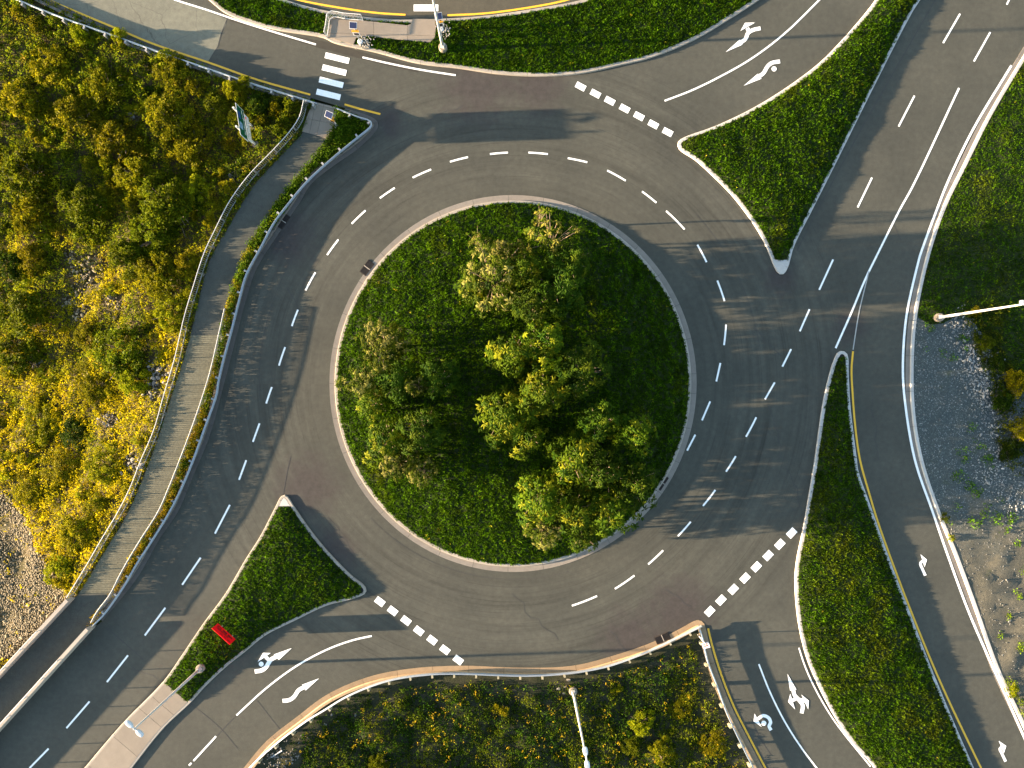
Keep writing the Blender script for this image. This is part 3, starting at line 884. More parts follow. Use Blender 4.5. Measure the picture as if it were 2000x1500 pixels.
R_isle = Region("turf", inset(island, 0.70), M['turf_soil'], mound(0.13, 1.9, 7.0, 0.08, 1))
def cut_ne(p): return clip(p, np.array(W(1525, 509)[:2]), np.array((0.0, 1.0)))
def cut_sw(p): return clip(clip(p, np.array(W(556, 989)[:2]), np.array((0.0, -1.0))), np.array(W(347, 1352)[:2]), np.array((1.0, 1.18)))
R_ne = Region("turf", cut_ne(inset(isle_ne, 0.22)), M['turf_soil'], mound(0.13, 0.42, 1.0, 0.05, 2))
R_sw = Region("turf", cut_sw(inset(isle_sw, 0.21)), M['turf_soil'], mound(0.13, 0.36, 1.0, 0.05, 3))
R_se = Region("turf", inset(isle_se, 0.22), M['turf_soil'], mound(0.13, 0.42, 0.9, 0.05, 4))
PAD_TOP = [(640, 74), (646.6, 35), (707, 42), (796, 52), (803, 49), (807, 39), (850, 40), (852, 56), (850, 74), (841, 85), (788, 80), (721, 73), (697, 75), (691, 89)]
pad_top = ccw(WP(PAD_TOP))
R_top = Region("turf", inset(isle_top, 0.27), M['turf_soil'], lambda P, d: np.where(inside(P, pad_top), 0.06, 0.12 + 0.08 * (1 - np.exp(-d / 1.5)) + 0.05 * nz(P[:, 0], P[:, 1], 5, 5) * np.minimum(d, 1)))

add_grass(R_isle, 62, 0.12, 0.24, "short green grass covering the round central island under the trees", 0.062, -0.25, 2)
add_grass(R_ne, 62, 0.11, 0.22, "green grass on the triangular splitter island with a leftward point below the northern entry arrows", 0.06, -0.12, 3)
add_grass(R_sw, 62, 0.11, 0.22, "dark green grass on the triangular island around the red sign", 0.06, -0.3, 4)
add_grass(R_se, 62, 0.10, 0.21, "patchy grass on the long wedge island between the two southeastern roads", 0.058, 0.14, 5)
add_grass(R_top, 75, 0.10, 0.20, "thick clover grass on the island beside the concrete crossing pad", 0.07, -0.3, 6, 6, mask=lambda P: ~inside(P, pad_top) | (seg_dist(P, pad_top, True) < 0.05))

# hillside to the west
hill_poly = np.vstack([hill_edge, WP([(-900, 1780)])])
R_hill = Region("hillside", hill_poly, M['hill_soil'], lambda P, d: hill_h(P)[0], 1.3)
R_hill.z = lambda P: hill_h(np.asarray(P, float))[0]

# verge between footpath and the west guardrail
verge = np.vstack([WP([(662, 214), (700, 232), (722, 242)]), (west_line - normals(west_line) * 0.66)[np.argmin(np.hypot(*(west_line - np.array(W(735, 256)[:2])).T)):], px_curve(PATH_R)[::-1]])
R_verge = Region("verge", verge, M['turf_soil'], lambda P, d: 0.05 + 0.10 * np.minimum(d / 0.5, 1), 0.6)

# bank inside the southern guardrail
bank_in = bank_line - normals(bank_line) * 0.70
bank_poly = np.vstack([bank_in, WP([(1560, 1800), (300, 1800)])])
R_bank = Region("embankment", bank_poly, M['bank_soil'], lambda P, d: 0.08 - 0.05 * np.minimum(seg_dist(P, bank_in), 30) + 0.25 * nz(P[:, 0], P[:, 1], 6, 6) * np.minimum(seg_dist(P, bank_in) / 2, 1), 0.9)
R_bank.z = lambda P: 0.08 - 0.05 * np.minimum(seg_dist(P, bank_in), 30) + 0.25 * nz(np.asarray(P)[:, 0], np.asarray(P)[:, 1], 6, 6) * np.minimum(seg_dist(P, bank_in) / 2, 1)

# east side: lawn above, gravel and dirt below
LAWN_S = [(1793, 622), (1815, 634), (1840, 632), (1870, 615), (1895, 622), (1915, 650), (1935, 690), (1955, 720), (1985, 745), (2040, 760), (2300, 790)]
ek = east_k + normals(east_k) * 0.02
i_split = int(np.argmin(np.hypot(*(ek - np.array(W(1789, 622)[:2])).T)))
lawn_poly = np.vstack([ek[:i_split + 1], WP(LAWN_S), WP([(2300, -60)])])
grav_poly = np.vstack([ek[i_split:], WP([(2300, 1590)]), WP(LAWN_S)[::-1]])
R_lawn = Region("lawn_ground", lawn_poly, M['turf_soil'], mound(0.12, 0.3, 3, 0.06, 7), 1.0)
R_grav = Region("gravel_ground", grav_poly, M['gravel'], lambda P, d: 0.10 + 0.10 * nz(P[:, 0], P[:, 1], 4.5, 3) * np.minimum(d, 1) + 0.07 * nz(P[:, 0], P[:, 1], 1.3, 4) * np.clip((-P[:, 1] - 11) / 5, 0, 1) * np.minimum(d, 1) + 0.02, 0.55)
add_grass(R_lawn, 75, 0.07, 0.15, "smooth mown lawn beside the pale kerb of the outer road", 0.05, -0.1, 1, 5, (0.2, 0.9), 1.05, 0.35)

# ------------------------------------------------------------------ wild ground cover
def cover(region, per_m2, label, palette, hfun, size=(0.10, 0.24), mask=None, name="undergrowth", seed=0, cat="undergrowth", up=0.5):
    P = region.sample(per_m2)
    if mask is not None: P = P[mask(P)]
    n = len(P)
    z = region.z(P)
    h = np.maximum(hfun(P), 0.02)
    # leaves gather in small mounded clumps
    kk = 11
    m_ = max(n // kk, 1)
    idx = np.repeat(np.arange(m_), kk)
    P, z, h = P[:m_][idx], z[:m_][idx], h[:m_][idx]
    n = len(P)
    d = unit(RNG.normal(0, 1, (n, 3))); d[:, 2] = np.abs(d[:, 2])
    cr = np.repeat(RNG.uniform(0.10, 0.24, m_), kk)[:, None]
    P = P + d[:, :2] * cr
    lift = np.repeat(RNG.uniform(0.15, 1.0, m_), kk)
    C = np.column_stack([P, z + np.maximum(h * lift - 0.12, 0.0) + d[:, 2] * cr[:, 0] * 0.9])
    U = unit(RNG.normal(0, 0.7, (n, 3)) + d * 0.8)
    Nn = unit(np.cross(U, RNG.normal(0, 1, (n, 3))))
    Nn *= np.where((Nn * d).sum(1) < 0, -1, 1)[:, None]
    Nn = unit(Nn + d * up)
    tone = np.repeat(RNG.uniform(0.55, 1.35, m_), kk)[:, None]
    L = RNG.uniform(*size, n)
    c = palette(P)
    V = leaf_quads(C, U, Nn, L, L * RNG.uniform(0.4, 0.7, n), 0.1)
    me = fast_mesh(name, V, quads(n), M['leaf'], np.repeat(c * tone * RNG.uniform(0.75, 1.25, (n, 1)), 4, 0))
    return tag(put(name, me), label, cat, None, 'stuff')

def hill_palette(P):
    n = len(P)
    y = P[:, 1]
    gold = np.clip(0.45 + 0.55 * nz(P[:, 0], P[:, 1], 7, 2) - 0.030 * (y - 2) , 0, 1)
    gold = np.where(y > 13, gold * 0.8, gold + 0.12).clip(0, 1)
    rust = np.clip(nz(P[:, 0], P[:, 1], 3.2, 5) - 0.55, 0, 1) * (RNG.random(n) < 0.7)
    a = np.array([0.078, 0.108, 0.003]); b = np.array([0.34, 0.27, 0.004]); r = np.array([0.25, 0.145, 0.010])
    t = np.clip(gold + RNG.normal(0, 0.25, n), 0, 1)[:, None]
    c = a * (1 - t) + b * t
    rr = np.clip(rust * 1.2, 0, 0.8)[:, None]
    return c * (1 - rr) + r * rr

STONE_PATCHES = [(165, 545, 34), (140, 505, 18), (185, 510, 20), (135, 590, 16), (225, 590, 26), (160, 610, 22), (310, 720, 24), (300, 760, 22), (215, 820, 20), (262, 905, 22), (70, 705, 18), (262, 225, 14), (462, 345, 12)]
def off_stone(P):
    k = np.ones(len(P), bool)
    for x, y, r in STONE_PATCHES:
        c = WH(x, y)
        k &= (np.hypot(*(P - c).T) > r * PXM * (0.8 + 0.4 * RNG.random(len(P)))) | (RNG.random(len(P)) < 0.18)
    return k
RIP = ccw(np.array([WH(*q) for q in [(-120, 920), (0, 955), (48, 1000), (70, 1060), (100, 1110), (128, 1150), (135, 1165), (60, 1250), (30, 1285), (-40, 1290), (-160, 1330), (-400, 1400), (-400, 900)]]))
hill_mask = lambda P: off_stone(P) & (~inside(P, RIP) | (RNG.random(len(P)) < 0.02)) & (seg_dist(P, hill_edge) > 0.12)
cover(R_hill, 215, "yellow and green wild undergrowth covering the western hillside", hill_palette,
      lambda P: (0.25 + 0.5 * (0.5 + 0.5 * nz(P[:, 0], P[:, 1], 2.0, 3))) * (1 + 0.5 * np.clip((P[:, 1] - 4) / 10, 0, 1)) * np.clip(seg_dist(P, hill_edge) / 1.5, 0.3, 1), (0.09, 0.21), hill_mask)

def verge_palette(P):
    n = len(P)
    t = np.clip(0.35 - 0.035 * P[:, 1] + 0.5 * nz(P[:, 0], P[:, 1], 2.2, 6) + RNG.normal(0, .2, n), 0, 1)[:, None]
    c = np.array([0.055, 0.105, 0.004]) * (1 - t) + np.array([0.26, 0.18, 0.005]) * t
    return c
cover(R_verge, 800, "green and golden weeds filling the strip between the footpath and guardrail", verge_palette,
      lambda P: 0.50 + 0.34 * np.clip((16 - P[:, 1]) / 12, 0.0, 1), (0.10, 0.2), None, "weeds", cat="weeds")
fr = ccw(np.vstack([px_curve(PATH_L), (px_curve(PATH_L) - np.array([0.55, 0]))[::-1]]))
def fringe_mask(P): return inside(P, fr)
cover(R_hill, 260, "golden weeds growing along the foot of the footpath railing", lambda P: verge_palette(P),
      lambda P: np.full(len(P), 0.09), (0.07, 0.14), fringe_mask, "weeds", cat="weeds")

def bank_palette(P):
    n = len(P)
    t = np.clip(0.25 + 0.55 * nz(P[:, 0], P[:, 1], 5, 7) + RNG.normal(0, .2, n) + np.clip((P[:, 0] - 12) / 9, 0, 0.6), 0, 1)[:, None]
    c = np.array([0.020, 0.046, 0.002]) * (1 - t) + np.array([0.095, 0.105, 0.003]) * t
    f = RNG.random(n) < 0.008
    c[f] = (0.34, 0.25, 0.01)
    return c
bank_mask = lambda P: (seg_dist(P, bank_in) > 0.55) & ((seg_dist(P, bank_in) > 1.5 + 0.8 * nz(P[:, 0], P[:, 1], 3, 2)) | (RNG.random(len(P)) < 0.35)) & (np.hypot(*(P - np.array(W(540, 1480)[:2])).T) > 1.8 + 1.0 * nz(P[:, 0], P[:, 1], 2, 1))
cover(R_bank, 210, "dark green undergrowth with yellow flowers on the bank inside the southern guardrail", bank_palette,
      lambda P: 0.16 + 0.2 * (0.5 + 0.5 * nz(P[:, 0], P[:, 1], 1.6, 5)), (0.08, 0.2), bank_mask)

ez = lambda P: nz(P[:, 0], P[:, 1], 3.0, 5)
wild_e = ccw(WP([(1868, 610), (1905, 602), (1960, 600), (1950, 640), (1960, 690), (1990, 740), (2060, 760), (2060, 900), (1985, 930), (1955, 900), (1940, 850), (1945, 800), (1925, 740), (1905, 690), (1885, 650)]))
def east_palette(P):
    n = len(P); t = RNG.beta(1, 2.2, n)[:, None]
    c = np.array([0.022, 0.042, 0.003]) * (1 - t) + np.array([0.13, 0.145, 0.008]) * t
    return c
for reg, lab in ((R_lawn, "dark tangled weeds at the foot of the lawn near the roadside lamp"), (R_grav, "dark tangled weeds behind the grey stones at the edge of the gravel")):
    cover(reg, 130, lab, east_palette, lambda P: 0.2 + 0.2 * (0.5 + 0.5 * ez(P)), (0.10, 0.22), lambda P: inside(P, wild_e), "weeds", cat="weeds")
gm = [(1870, 930, 14), (1890, 945, 12), (1905, 960, 14), (1925, 900, 15), (1940, 1010, 13), (1960, 1030, 12), (1975, 1010, 12), (1900, 1020, 11), (1985, 1160, 10), (1970, 1200, 9), (1955, 1240, 9), (1990, 1260, 12), (1840, 690, 9), (1858, 695, 8), (1880, 660, 11), (1885, 680, 9), (1805, 685, 6), (1893, 835, 9), (1880, 880, 12), (1878, 895, 10), (1905, 860, 8), (1915, 875, 10), (1950, 975, 9), (1930, 990, 9), (1865, 990, 9), (1915, 1005, 8), (1845, 1012, 11), (1851, 1025, 9), (1858, 1052, 9), (1862, 1068, 7), (1975, 1340, 14), (1985, 1365, 14), (1990, 1390, 12), (1968, 1330, 9), (1996, 1112, 9), (1985, 1060, 9), (1820, 640, 9), (1810, 632, 10)]
def grav_spots(P):
    k = np.zeros(len(P), bool)
    for x, y, r in gm:
        k |= np.hypot(*(P - np.array(W(x, y)[:2])).T) < r * PXM * (0.5 + 0.6 * RNG.random(len(P)))
    return k
cover(R_grav, 170, "small green weeds sprouting through the gravel by the outer road", lambda P: np.array([0.06, 0.12, 0.004])[None] * RNG.uniform(0.5, 1.6, (len(P), 1)) + np.clip((P[:, 1:2] + 10) / -20, 0, 1) * np.array([0.07, 0.04, 0.0]),
      lambda P: np.full(len(P), 0.16), (0.08, 0.18), grav_spots, "weeds", cat="weeds")

# ------------------------------------------------------------------ footpath, boardwalk, concrete pads
pl, pr = px_curve(PATH_L), px_curve(PATH_R)
path_poly = np.vstack([pl, WP([(0, 1327), (-240, 1587)]), WP([(-160, 1607), (0, 1430), (181, 1223)]), pr[::-1]])
fp = MB().slab(path_poly, -0.05, 0.03).build("footpath", M['path_asphalt'])
tag(fp, kind='structure')
def x_at(curve, y):
    o = np.argsort(curve[:, 1])
    return float(np.interp(y, curve[o, 1], curve[o, 0]))
ptop, pbot = W(0, 655)[1], W(0, 1160)[1]
nb = int((ptop - pbot) / 0.18)
for i in range(nb):
    y0 = ptop - i * 0.18; y1 = y0 - 0.168
    xl0, xl1, xr0, xr1 = x_at(pl, y0), x_at(pl, y1), x_at(pr, y0), x_at(pr, y1)
    j = random.uniform(-.03, .03)
    z = 0.075 + random.uniform(-.006, .006)
    MB().slab([(xl0 + j + .05, y0), (xl1 + j + .05, y1), (xr1 + j - .04, y1), (xr0 + j - .04, y0)][::1], 0.03, z).build("plank", M['wood'], fp)

def slabs(name, poly, cuts, z0, z1, mat, parent):
    """split a pad along straight score lines, each piece a slab of its own"""
    pieces = [np.asarray(poly)]
    for p, n in cuts:
        p = np.array(W(*p)[:2]); n = np.array(n, float); n /= np.linalg.norm(n)
        out = []
        for q in pieces:
            for sgn in (1, -1):
                r = clip(q, p + n * sgn * 0.012, n * sgn)
                if len(r) > 2 and abs(area(r)) > 0.05: out.append(r)
        pieces = out
    for q in pieces:
        MB().slab(ccw(q), z0, z1).build(name, mat, parent)

pad1 = empty("crossing_pad", (*W(740, 60)[:2], 0), kind='structure')
slabs("slab", pad_top, [((731, 60), (1, 0.02)), ((797, 60), (1, 0)), ((740, 70), (0.02, 1))], -0.02, 0.22, M['slab'], pad1)
PAD_W = [(612, 199), (656, 210), (657, 222), (656, 232), (651, 250), (640, 272), (616, 264), (590, 257), (600, 228)]
pad2 = empty("crossing_pad", (*W(625, 235)[:2], 0), kind='structure')
slabs("slab", ccw(WP(PAD_W)), [((614, 215), (-0.98, 0.2)), ((627, 230), (-0.97, 0.22)), ((620, 236), (0.2, 0.98)), ((630, 208), (0.25, 0.97))], -0.02, 0.06, M['slab'], pad2)
# paved median at the foot of the south-western island
med = clip(inset(isle_sw, 0.21), np.array(W(347, 1352)[:2]) - np.array((1.0, 1.18)) * 0.01, np.array((-1.0, -1.18)))
pad3 = empty("median_pavement", (*W(290, 1410)[:2], 0), kind='structure')
slabs("slab", med, [((295, 1400), (1, 1.18)), ((245, 1455), (1, 1.18)), ((195, 1510), (1, 1.18)), ((320, 1377), (1, 1.18))], -0.02, 0.16, M['slab'], pad3)

# ------------------------------------------------------------------ parapet walls beside the footpath
def parapet(name, px, h, th, side, label, first_tan=0):
    p = resample(WP(px), 0.5)
    n = normals(p) * side
    root = empty(name, (*p[0], 0), label, "parapet wall")
    i = 0; k = 0
    while i < len(p) - 1:
        j = min(i + 10, len(p) - 1)
        a = p[i:j + 1].copy(); t = unit((a[-1] - a[0])[None])[0]
        a[0] += t * 0.012; a[-1] -= t * 0.012
        b = a + n[i:j + 1] * th
        MB().slab(ccw(np.vstack([a, b[::-1]])), -1.0, h).build("wall_panel", M['wall'], root)
        i = j; k += 1
    mid = p + n * th * 0.5
    rt = h + 0.42
    q = mid[first_tan:]
    MB().tube([(a[0], a[1], rt) for a in q[::2]], 0.035, 6).build("handrail", M['rail_white'], root)
    for a in resample(q, 2.3):
        MB().box((a[0], a[1], h + 0.21), (0.07, 0.07, 0.42)).build("rail_post", M['rail_white'], root)
parapet("parapet_wall", WALL_IN, 1.1, 0.30, -1, "pale concrete parapet with low handrail between the footpath and the southwestern road", 7)
parapet("parapet_wall", WALL_OUT, 1.0, 0.30, -1, "pale concrete parapet along the rubble slope side of the footpath", 7)

# ------------------------------------------------------------------ railings
PICKETS = [0]
def railing(px, ztop, label, post_px=None, pitch=0.175, lean=None, base=0.0, mat='rail_white', discs=True, limit=300, post_every=2.5, pw=0.022):
    top = smooth(np.array([W(x, y, ztop)[:2] for x, y in px]), False, 5)
    top = resample(top, 0.25)
    root = empty("railing", (*top[0], 0), label, "railing")
    z0 = base + 0.14
    MB().tube([(p[0], p[1], ztop) for p in top[::2]] + [(top[-1][0], top[-1][1], ztop)], 0.034, 6).build("top_rail", M['rail_white'], root)
    MB().tube([(p[0], p[1], z0) for p in top[::2]] + [(top[-1][0], top[-1][1], z0)], 0.042, 6).build("bottom_rail", M[mat], root)
    posts = resample(top, post_every)
    pm = MB().box((0, 0, (ztop - 0.4) / 2), (0.07, 0.07, ztop + 0.4)).mesh("post", M[mat])
    dm = MB().tube([(0, 0, -0.35), (0, 0, 0.07)], 0.19, 12).mesh("post_footing", M['slab'])
    o = ORI[root]
    for a in posts:
        q = put("post", pm, root, (a[0] - o[0], a[1] - o[1], 0))
        if discs: put("post_footing", dm, q, (0, 0, 0.0))
    km = MB().box((0, 0, (z0 + ztop) / 2), (pw, pw, ztop - z0)).mesh("picket", M[mat])
    pts = resample(top, pitch)[1:-1]
    rest = MB()
    for i, a in enumerate(pts):
        if np.min(np.hypot(*(posts - a).T)) < 0.06: continue
        if i < limit: put("picket", km, root, (a[0] - o[0], a[1] - o[1], 0))
        else: rest.box((a[0], a[1], (z0 + ztop) / 2), (pw, pw, ztop - z0))
    if rest.v: tag(rest.build("picket", M[mat], root), kind='stuff')
    return root

RAIL_1 = [(593, 195), (585, 227), (567, 255), (533, 293), (490, 337), (450, 390), (419, 450), (398, 495), (377, 560), (360, 617), (340, 703), (320, 770), (300, 840), (273, 903), (255, 950), (230, 1000), (200, 1050), (167, 1107), (130, 1167)]
RAIL_2 = [(438, 603), (425, 660), (410, 725), (390, 790), (365, 860), (330, 950), (308, 1000), (270, 1060), (235, 1120), (213, 1163), (190, 1193), (177, 1216)]
railing(RAIL_1, 1.07, "long white picket railing between the hillside and the footpath", mat='rail_grey')
railing(RAIL_2, 1.07, "white railing on the boardwalk side facing the road", mat='rail_grey', pitch=0.115, pw=0.055)
railing([(632.6, 61.6), (636, 46), (641, 22.4), (672, 25.5), (704, 28)], 1.25, "short white railing turning a corner at the end of the crossing pad", base=0.15, discs=False, pitch=0.14, post_every=1.45)

# ------------------------------------------------------------------ guardrails
def guardrail(px, label, side, post_px=None, wood=False):
    """px: top edge of the beam; posts stand on the side away from traffic (side of the left normal)"""
    zt = 0.74
    p = resample(smooth(np.array([W(x, y, zt)[:2] for x, y in px]), False, 5), 0.32)
    n = normals(p) * side
    root = empty("guardrail", (*p[0], 0), label, "guardrail")
    prof = [(0.02, 0.43), (-0.05, 0.48), (-0.05, 0.53), (0.025, 0.58), (0.025, 0.60), (-0.05, 0.65), (-0.05, 0.70), (0.02, 0.745), (0.045, 0.745), (-0.02, 0.70), (-0.02, 0.65), (0.05, 0.60), (0.05, 0.58), (-0.02, 0.53), (-0.02, 0.48), (0.045, 0.43)]
    i = 0
    while i < len(p) - 1:
        j = min(i + 12, len(p) - 1)
        if len(p) - 1 - j < 4: j = len(p) - 1
        a = p[i:j + 1]; nn = n[i:j + 1]; k = len(a); m = MB()
        sh = 0.004 * ((i // 12) % 2)
        v = []
        for off, z in prof:
            v += [(q[0], q[1], z + sh) for q in (a + nn * (off + sh))]
        f = []
        L = len(prof)
        for s in range(L):
            for u in range(k - 1):
                f.append((s * k + u, s * k + u + 1, ((s + 1) % L) * k + u + 1, ((s + 1) % L) * k + u))
        m.add(v, f).build("rail_beam", M['steel'], root)
        i = j
    for a, nn in list(zip(p, n))[4::6]:
        q = a + nn * 0.22
        ang = math.atan2(nn[1], nn[0])
        po = MB().box((q[0], q[1], 0.08), (0.20, 0.16, 1.30), ang).build("guard_post", M['post_wood'] if wood else M['rail_grey'], root)
        s = a + nn * 0.085
        MB().box((s[0], s[1], 0.59), (0.08, 0.14, 0.34), ang).build("spacer_block", M['post_wood'] if wood else M['rail_grey'], po)
    # turned-down end shoe
    e = p[-1]; d = unit((p[-1] - p[-2])[None])[0]
    MB().box((e[0] + d[0] * 0.1, e[1] + d[1] * 0.1, 0.59), (0.32, 0.06, 0.34), math.atan2(d[1], d[0])).build("end_shoe", M['steel'], root)
    return root
guardrail(GUARD_NW, "steel guardrail between the hillside and the northwestern road with the yellow line", -1)
guardrail(GUARD_W, "steel guardrail bending round the grass tip and down along the western road", -1)
guardrail(GUARD_S, "bright steel guardrail curving along the top of the southern bank", -1, wood=True)
guardrail(GUARD_E, "steel guardrail with pale wooden posts beside the southern approach lanes", -1, wood=True)

# ------------------------------------------------------------------ lamps
def lamp(px, ang, label, zb=0.15, H=11.4):
    x, y, _ = W(px[0], px[1], zb + 0.2)
    root = empty("street_lamp", (x, y, 0), label, "street lamp", "double headed street lamps")
    MB().tube([(x, y, -0.4), (x, y, zb + 0.38), (x, y, zb + 0.42)], [0.36, 0.36, 0.32], 20).build("footing", M['slab'], root)
    MB().box((x, y, zb + 0.62), (0.34, 0.34, 0.40), ang, 0, 0.85).build("base_box", M['pole'], root)
    zs = np.linspace(zb + 0.8, H, 9)
    MB().tube([(x, y, z) for z in zs], list(np.linspace(0.125, 0.058, 9)), 12).build("pole", M['pole'], root, True)
    MB().tube([(x, y, H - 0.02), (x, y, H + 0.14)], [0.075, 0.05], 10).build("pole_cap", M['pole'], root)
    c, s = math.cos(ang), math.sin(ang)
    for sg in (1, -1):
        f = lambda u, v, z: (x + sg * (c * u - s * v), y + sg * (s * u + c * v), z)
        secs = [(0.05, 0.05, 0.04), (0.16, 0.06, 0.05), (0.24, 0.13, 0.08), (0.36, 0.18, 0.09), (0.62, 0.19, 0.08), (0.76, 0.15, 0.05), (0.82, 0.08, 0.03)]
        m = MB(); v = []
        for u, w, h in secs:
            zc = H + 0.03
            v += [f(u, -w, zc - h), f(u, w, zc - h), f(u, w * 0.92, zc + h * 0.3), f(u, w * 0.45, zc + h), f(u, -w * 0.45, zc + h), f(u, -w * 0.92, zc + h * 0.3)]
        fs = []
        for i in range(len(secs) - 1):
            for k in range(6):
                fs.append((i * 6 + k, (i + 1) * 6 + k, (i + 1) * 6 + (k + 1) % 6, i * 6 + (k + 1) % 6))
        fs += [tuple(range(5, -1, -1)), tuple(range((len(secs) - 1) * 6, len(secs) * 6))]
        head = m.add(v, fs).build("lamp_head", M['lamp_body'], root)
        q = f(0.50, 0, H - 0.065)
        MB().box(q, (0.36, 0.28, 0.03), ang).build("lens", M['lens'], head)
        q = f(0.55, 0, H + 0.118)
        MB().box(q, (0.30, 0.17, 0.012), ang).build("heat_sink", M['lens'], head)
    return root
lamp((392, 1305), math.radians(-41), "double headed grey street lamp rising from the grass tip beside the paved median", 0.35)
lamp((1119, 1349), math.radians(-82), "double headed pale street lamp standing on the southern bank behind the guardrail", 0.0)
lamp((1834, 620), math.radians(-4), "white street lamp at the corner between lawn and gravel", 0.25)
lamp((865, 93), math.radians(80), "grey street lamp beside the concrete crossing pad on the grass island", 0.25)

# ------------------------------------------------------------------ crossing beacons
def beacon(base, top, label, z0, H, face):
    x, y, _ = W(*base, z0)
    root = empty("crossing_beacon", (x, y, 0), label, "crossing beacon", "solar crossing beacons")
    MB().tube([(x, y, -0.3), (x, y, z0 + 0.10), (x, y, z0 + 0.14)], [0.24, 0.24, 0.17], 14).build("footing", M['rail_white'], root)
    MB().tube([(x, y, z0 + 0.14), (x, y, H)], 0.045, 8).build("pole", M['steel'], root)
    c, s = math.cos(face), math.sin(face)
    P = lambda u, v, z: (x + c * u - s * v, y + s * u + c * v, z)
    MB().box(P(0.0, -0.09, H - 0.75), (0.62, 0.09, 0.16), face).build("light_bar", M['beacon'], root)
    MB().box(P(0.0, 0.10, H - 0.72), (0.30, 0.16, 0.40), face).build("battery_box", M['beacon'], root)
    sgn = MB().box(P(0.0, -0.075, H - 1.25), (0.60, 0.015, 0.60), face).build("sign_panel", M['sign_white'], root)
    MB().box(P(0.0, -0.087, H - 1.25), (0.42, 0.008, 0.42), face).build("sign_face", M['sign_black'], sgn)
    pn = MB().box((x, y, H + 0.08), (0.64, 0.54, 0.04), face, math.radians(20)).build("solar_panel", M['sign_white'], root)
    nx = Vector((0, 0, 0.024)); nx.rotate(Matrix.Rotation(face, 3, 'Z') @ Matrix.Rotation(math.radians(20), 3, 'X'))
    MB().box(Vector((x, y, H + 0.08)) + nx, (0.58, 0.48, 0.012), face, math.radians(20)).build("solar_cell", M['cell'], pn)
beacon((659, 249), (643, 225), "solar crossing beacon beside the western concrete pad by the guardrail", 0.15, 3.0, math.radians(-24))
beacon((704, 82), (692, 54), "solar crossing beacon standing on dark gravel at the edge of the long concrete pad", 0.2, 3.0, math.radians(-4))
beacon((861.5, 58), (855, 34), "solar crossing beacon half hidden by the lamp pole near the northern road", 0.2, 2.4, math.radians(10))

# ------------------------------------------------------------------ storm drains
def drain(px, ang, label, wide=1.3, deep=0.62):
    x, y, _ = W(*px)
    root = empty("storm_drain", (x, y, 0.02), label, "storm drain")
    c, s = math.cos(ang), math.sin(ang)
    P = lambda u, v, z: (x + c * u - s * v, y + s * u + c * v, z)
    MB().box(P(0, 0, 0.025), (wide + 0.04, deep + 0.04, 0.03), ang).build("pit_plate", M['iron'], root)  # solid dark plate standing in for the shade of the pit below
    MB().box(P(0, 0, 0.055), (0.07, deep, 0.035), ang).build("divider", M['kerb'], root)
    for sg in (-1, 1):
        gr = MB()
        for k in range(7):
            gr.box(P(sg * (0.09 + k * 0.085), 0, 0.052), (0.035, deep - 0.04, 0.022), ang)
        gr.box(P(sg * 0.345, deep * 0.47, 0.056), (0.55, 0.035, 0.03), ang).box(P(sg * 0.345, -deep * 0.47, 0.056), (0.55, 0.035, 0.03), ang)
        gr.build("grate", M['iron'], root)
drain((553, 432), math.radians(56), "dark twin grate storm drain below the western guardrail")
drain((717, 523), math.radians(53), "dark twin grate storm drain in the northwestern kerb of the central island")
drain((1292, 942), math.radians(57), "dark twin grate storm drain by the overhanging tree in the southeastern island kerb")
drain((1294, 1246), math.radians(24), "rusty twin grate storm drain in front of the southern guardrail")

# ------------------------------------------------------------------ signs
def frame_of(a, b):
    """local axes of an upright panel whose top edge runs a -> b"""
    u = Vector((b[0] - a[0], b[1] - a[1], 0)).normalized()
    return u, Vector((0, 0, 1)), u.cross(Vector((0, 0, 1)))

def quad_panel(m, o, u, n, x0, x1, z0, z1, t):
    v = []
    for d in (0, t):
        for x, z in ((x0, z0), (x1, z0), (x1, z1), (x0, z1)):
            v.append(Vector(o) + u * x + n * d + Vector((0, 0, z)))
    return m.add(v, [(3, 2, 1, 0), (4, 5, 6, 7), (0, 1, 5, 4), (1, 2, 6, 5), (2, 3, 7, 6), (3, 0, 4, 7)])

def text(name, body, o, u, n, size, mat, parent, sx=1.0):
    cu = bpy.data.curves.new(name, 'FONT')
    cu.body = body; cu.size = size; cu.extrude = 0.002; cu.align_x = 'CENTER'; cu.align_y = 'CENTER'
    cu.materials.append(mat)
    tmp = bpy.data.objects.new(name + "_curve", cu)
    me = bpy.data.meshes.new_from_object(tmp)
    bpy.data.objects.remove(tmp)
    ob = bpy.data.objects.new(name, me); COL.objects.link(ob)
    R = Matrix((u, Vector((0, 0, 1)), n)).transposed().to_4x4()
    ob.parent = parent
    base = ORI[parent]
    ob.matrix_local = Matrix.Translation(Vector(o) - base) @ R @ Matrix.Diagonal((sx, 1, 1, 1))
    return ob

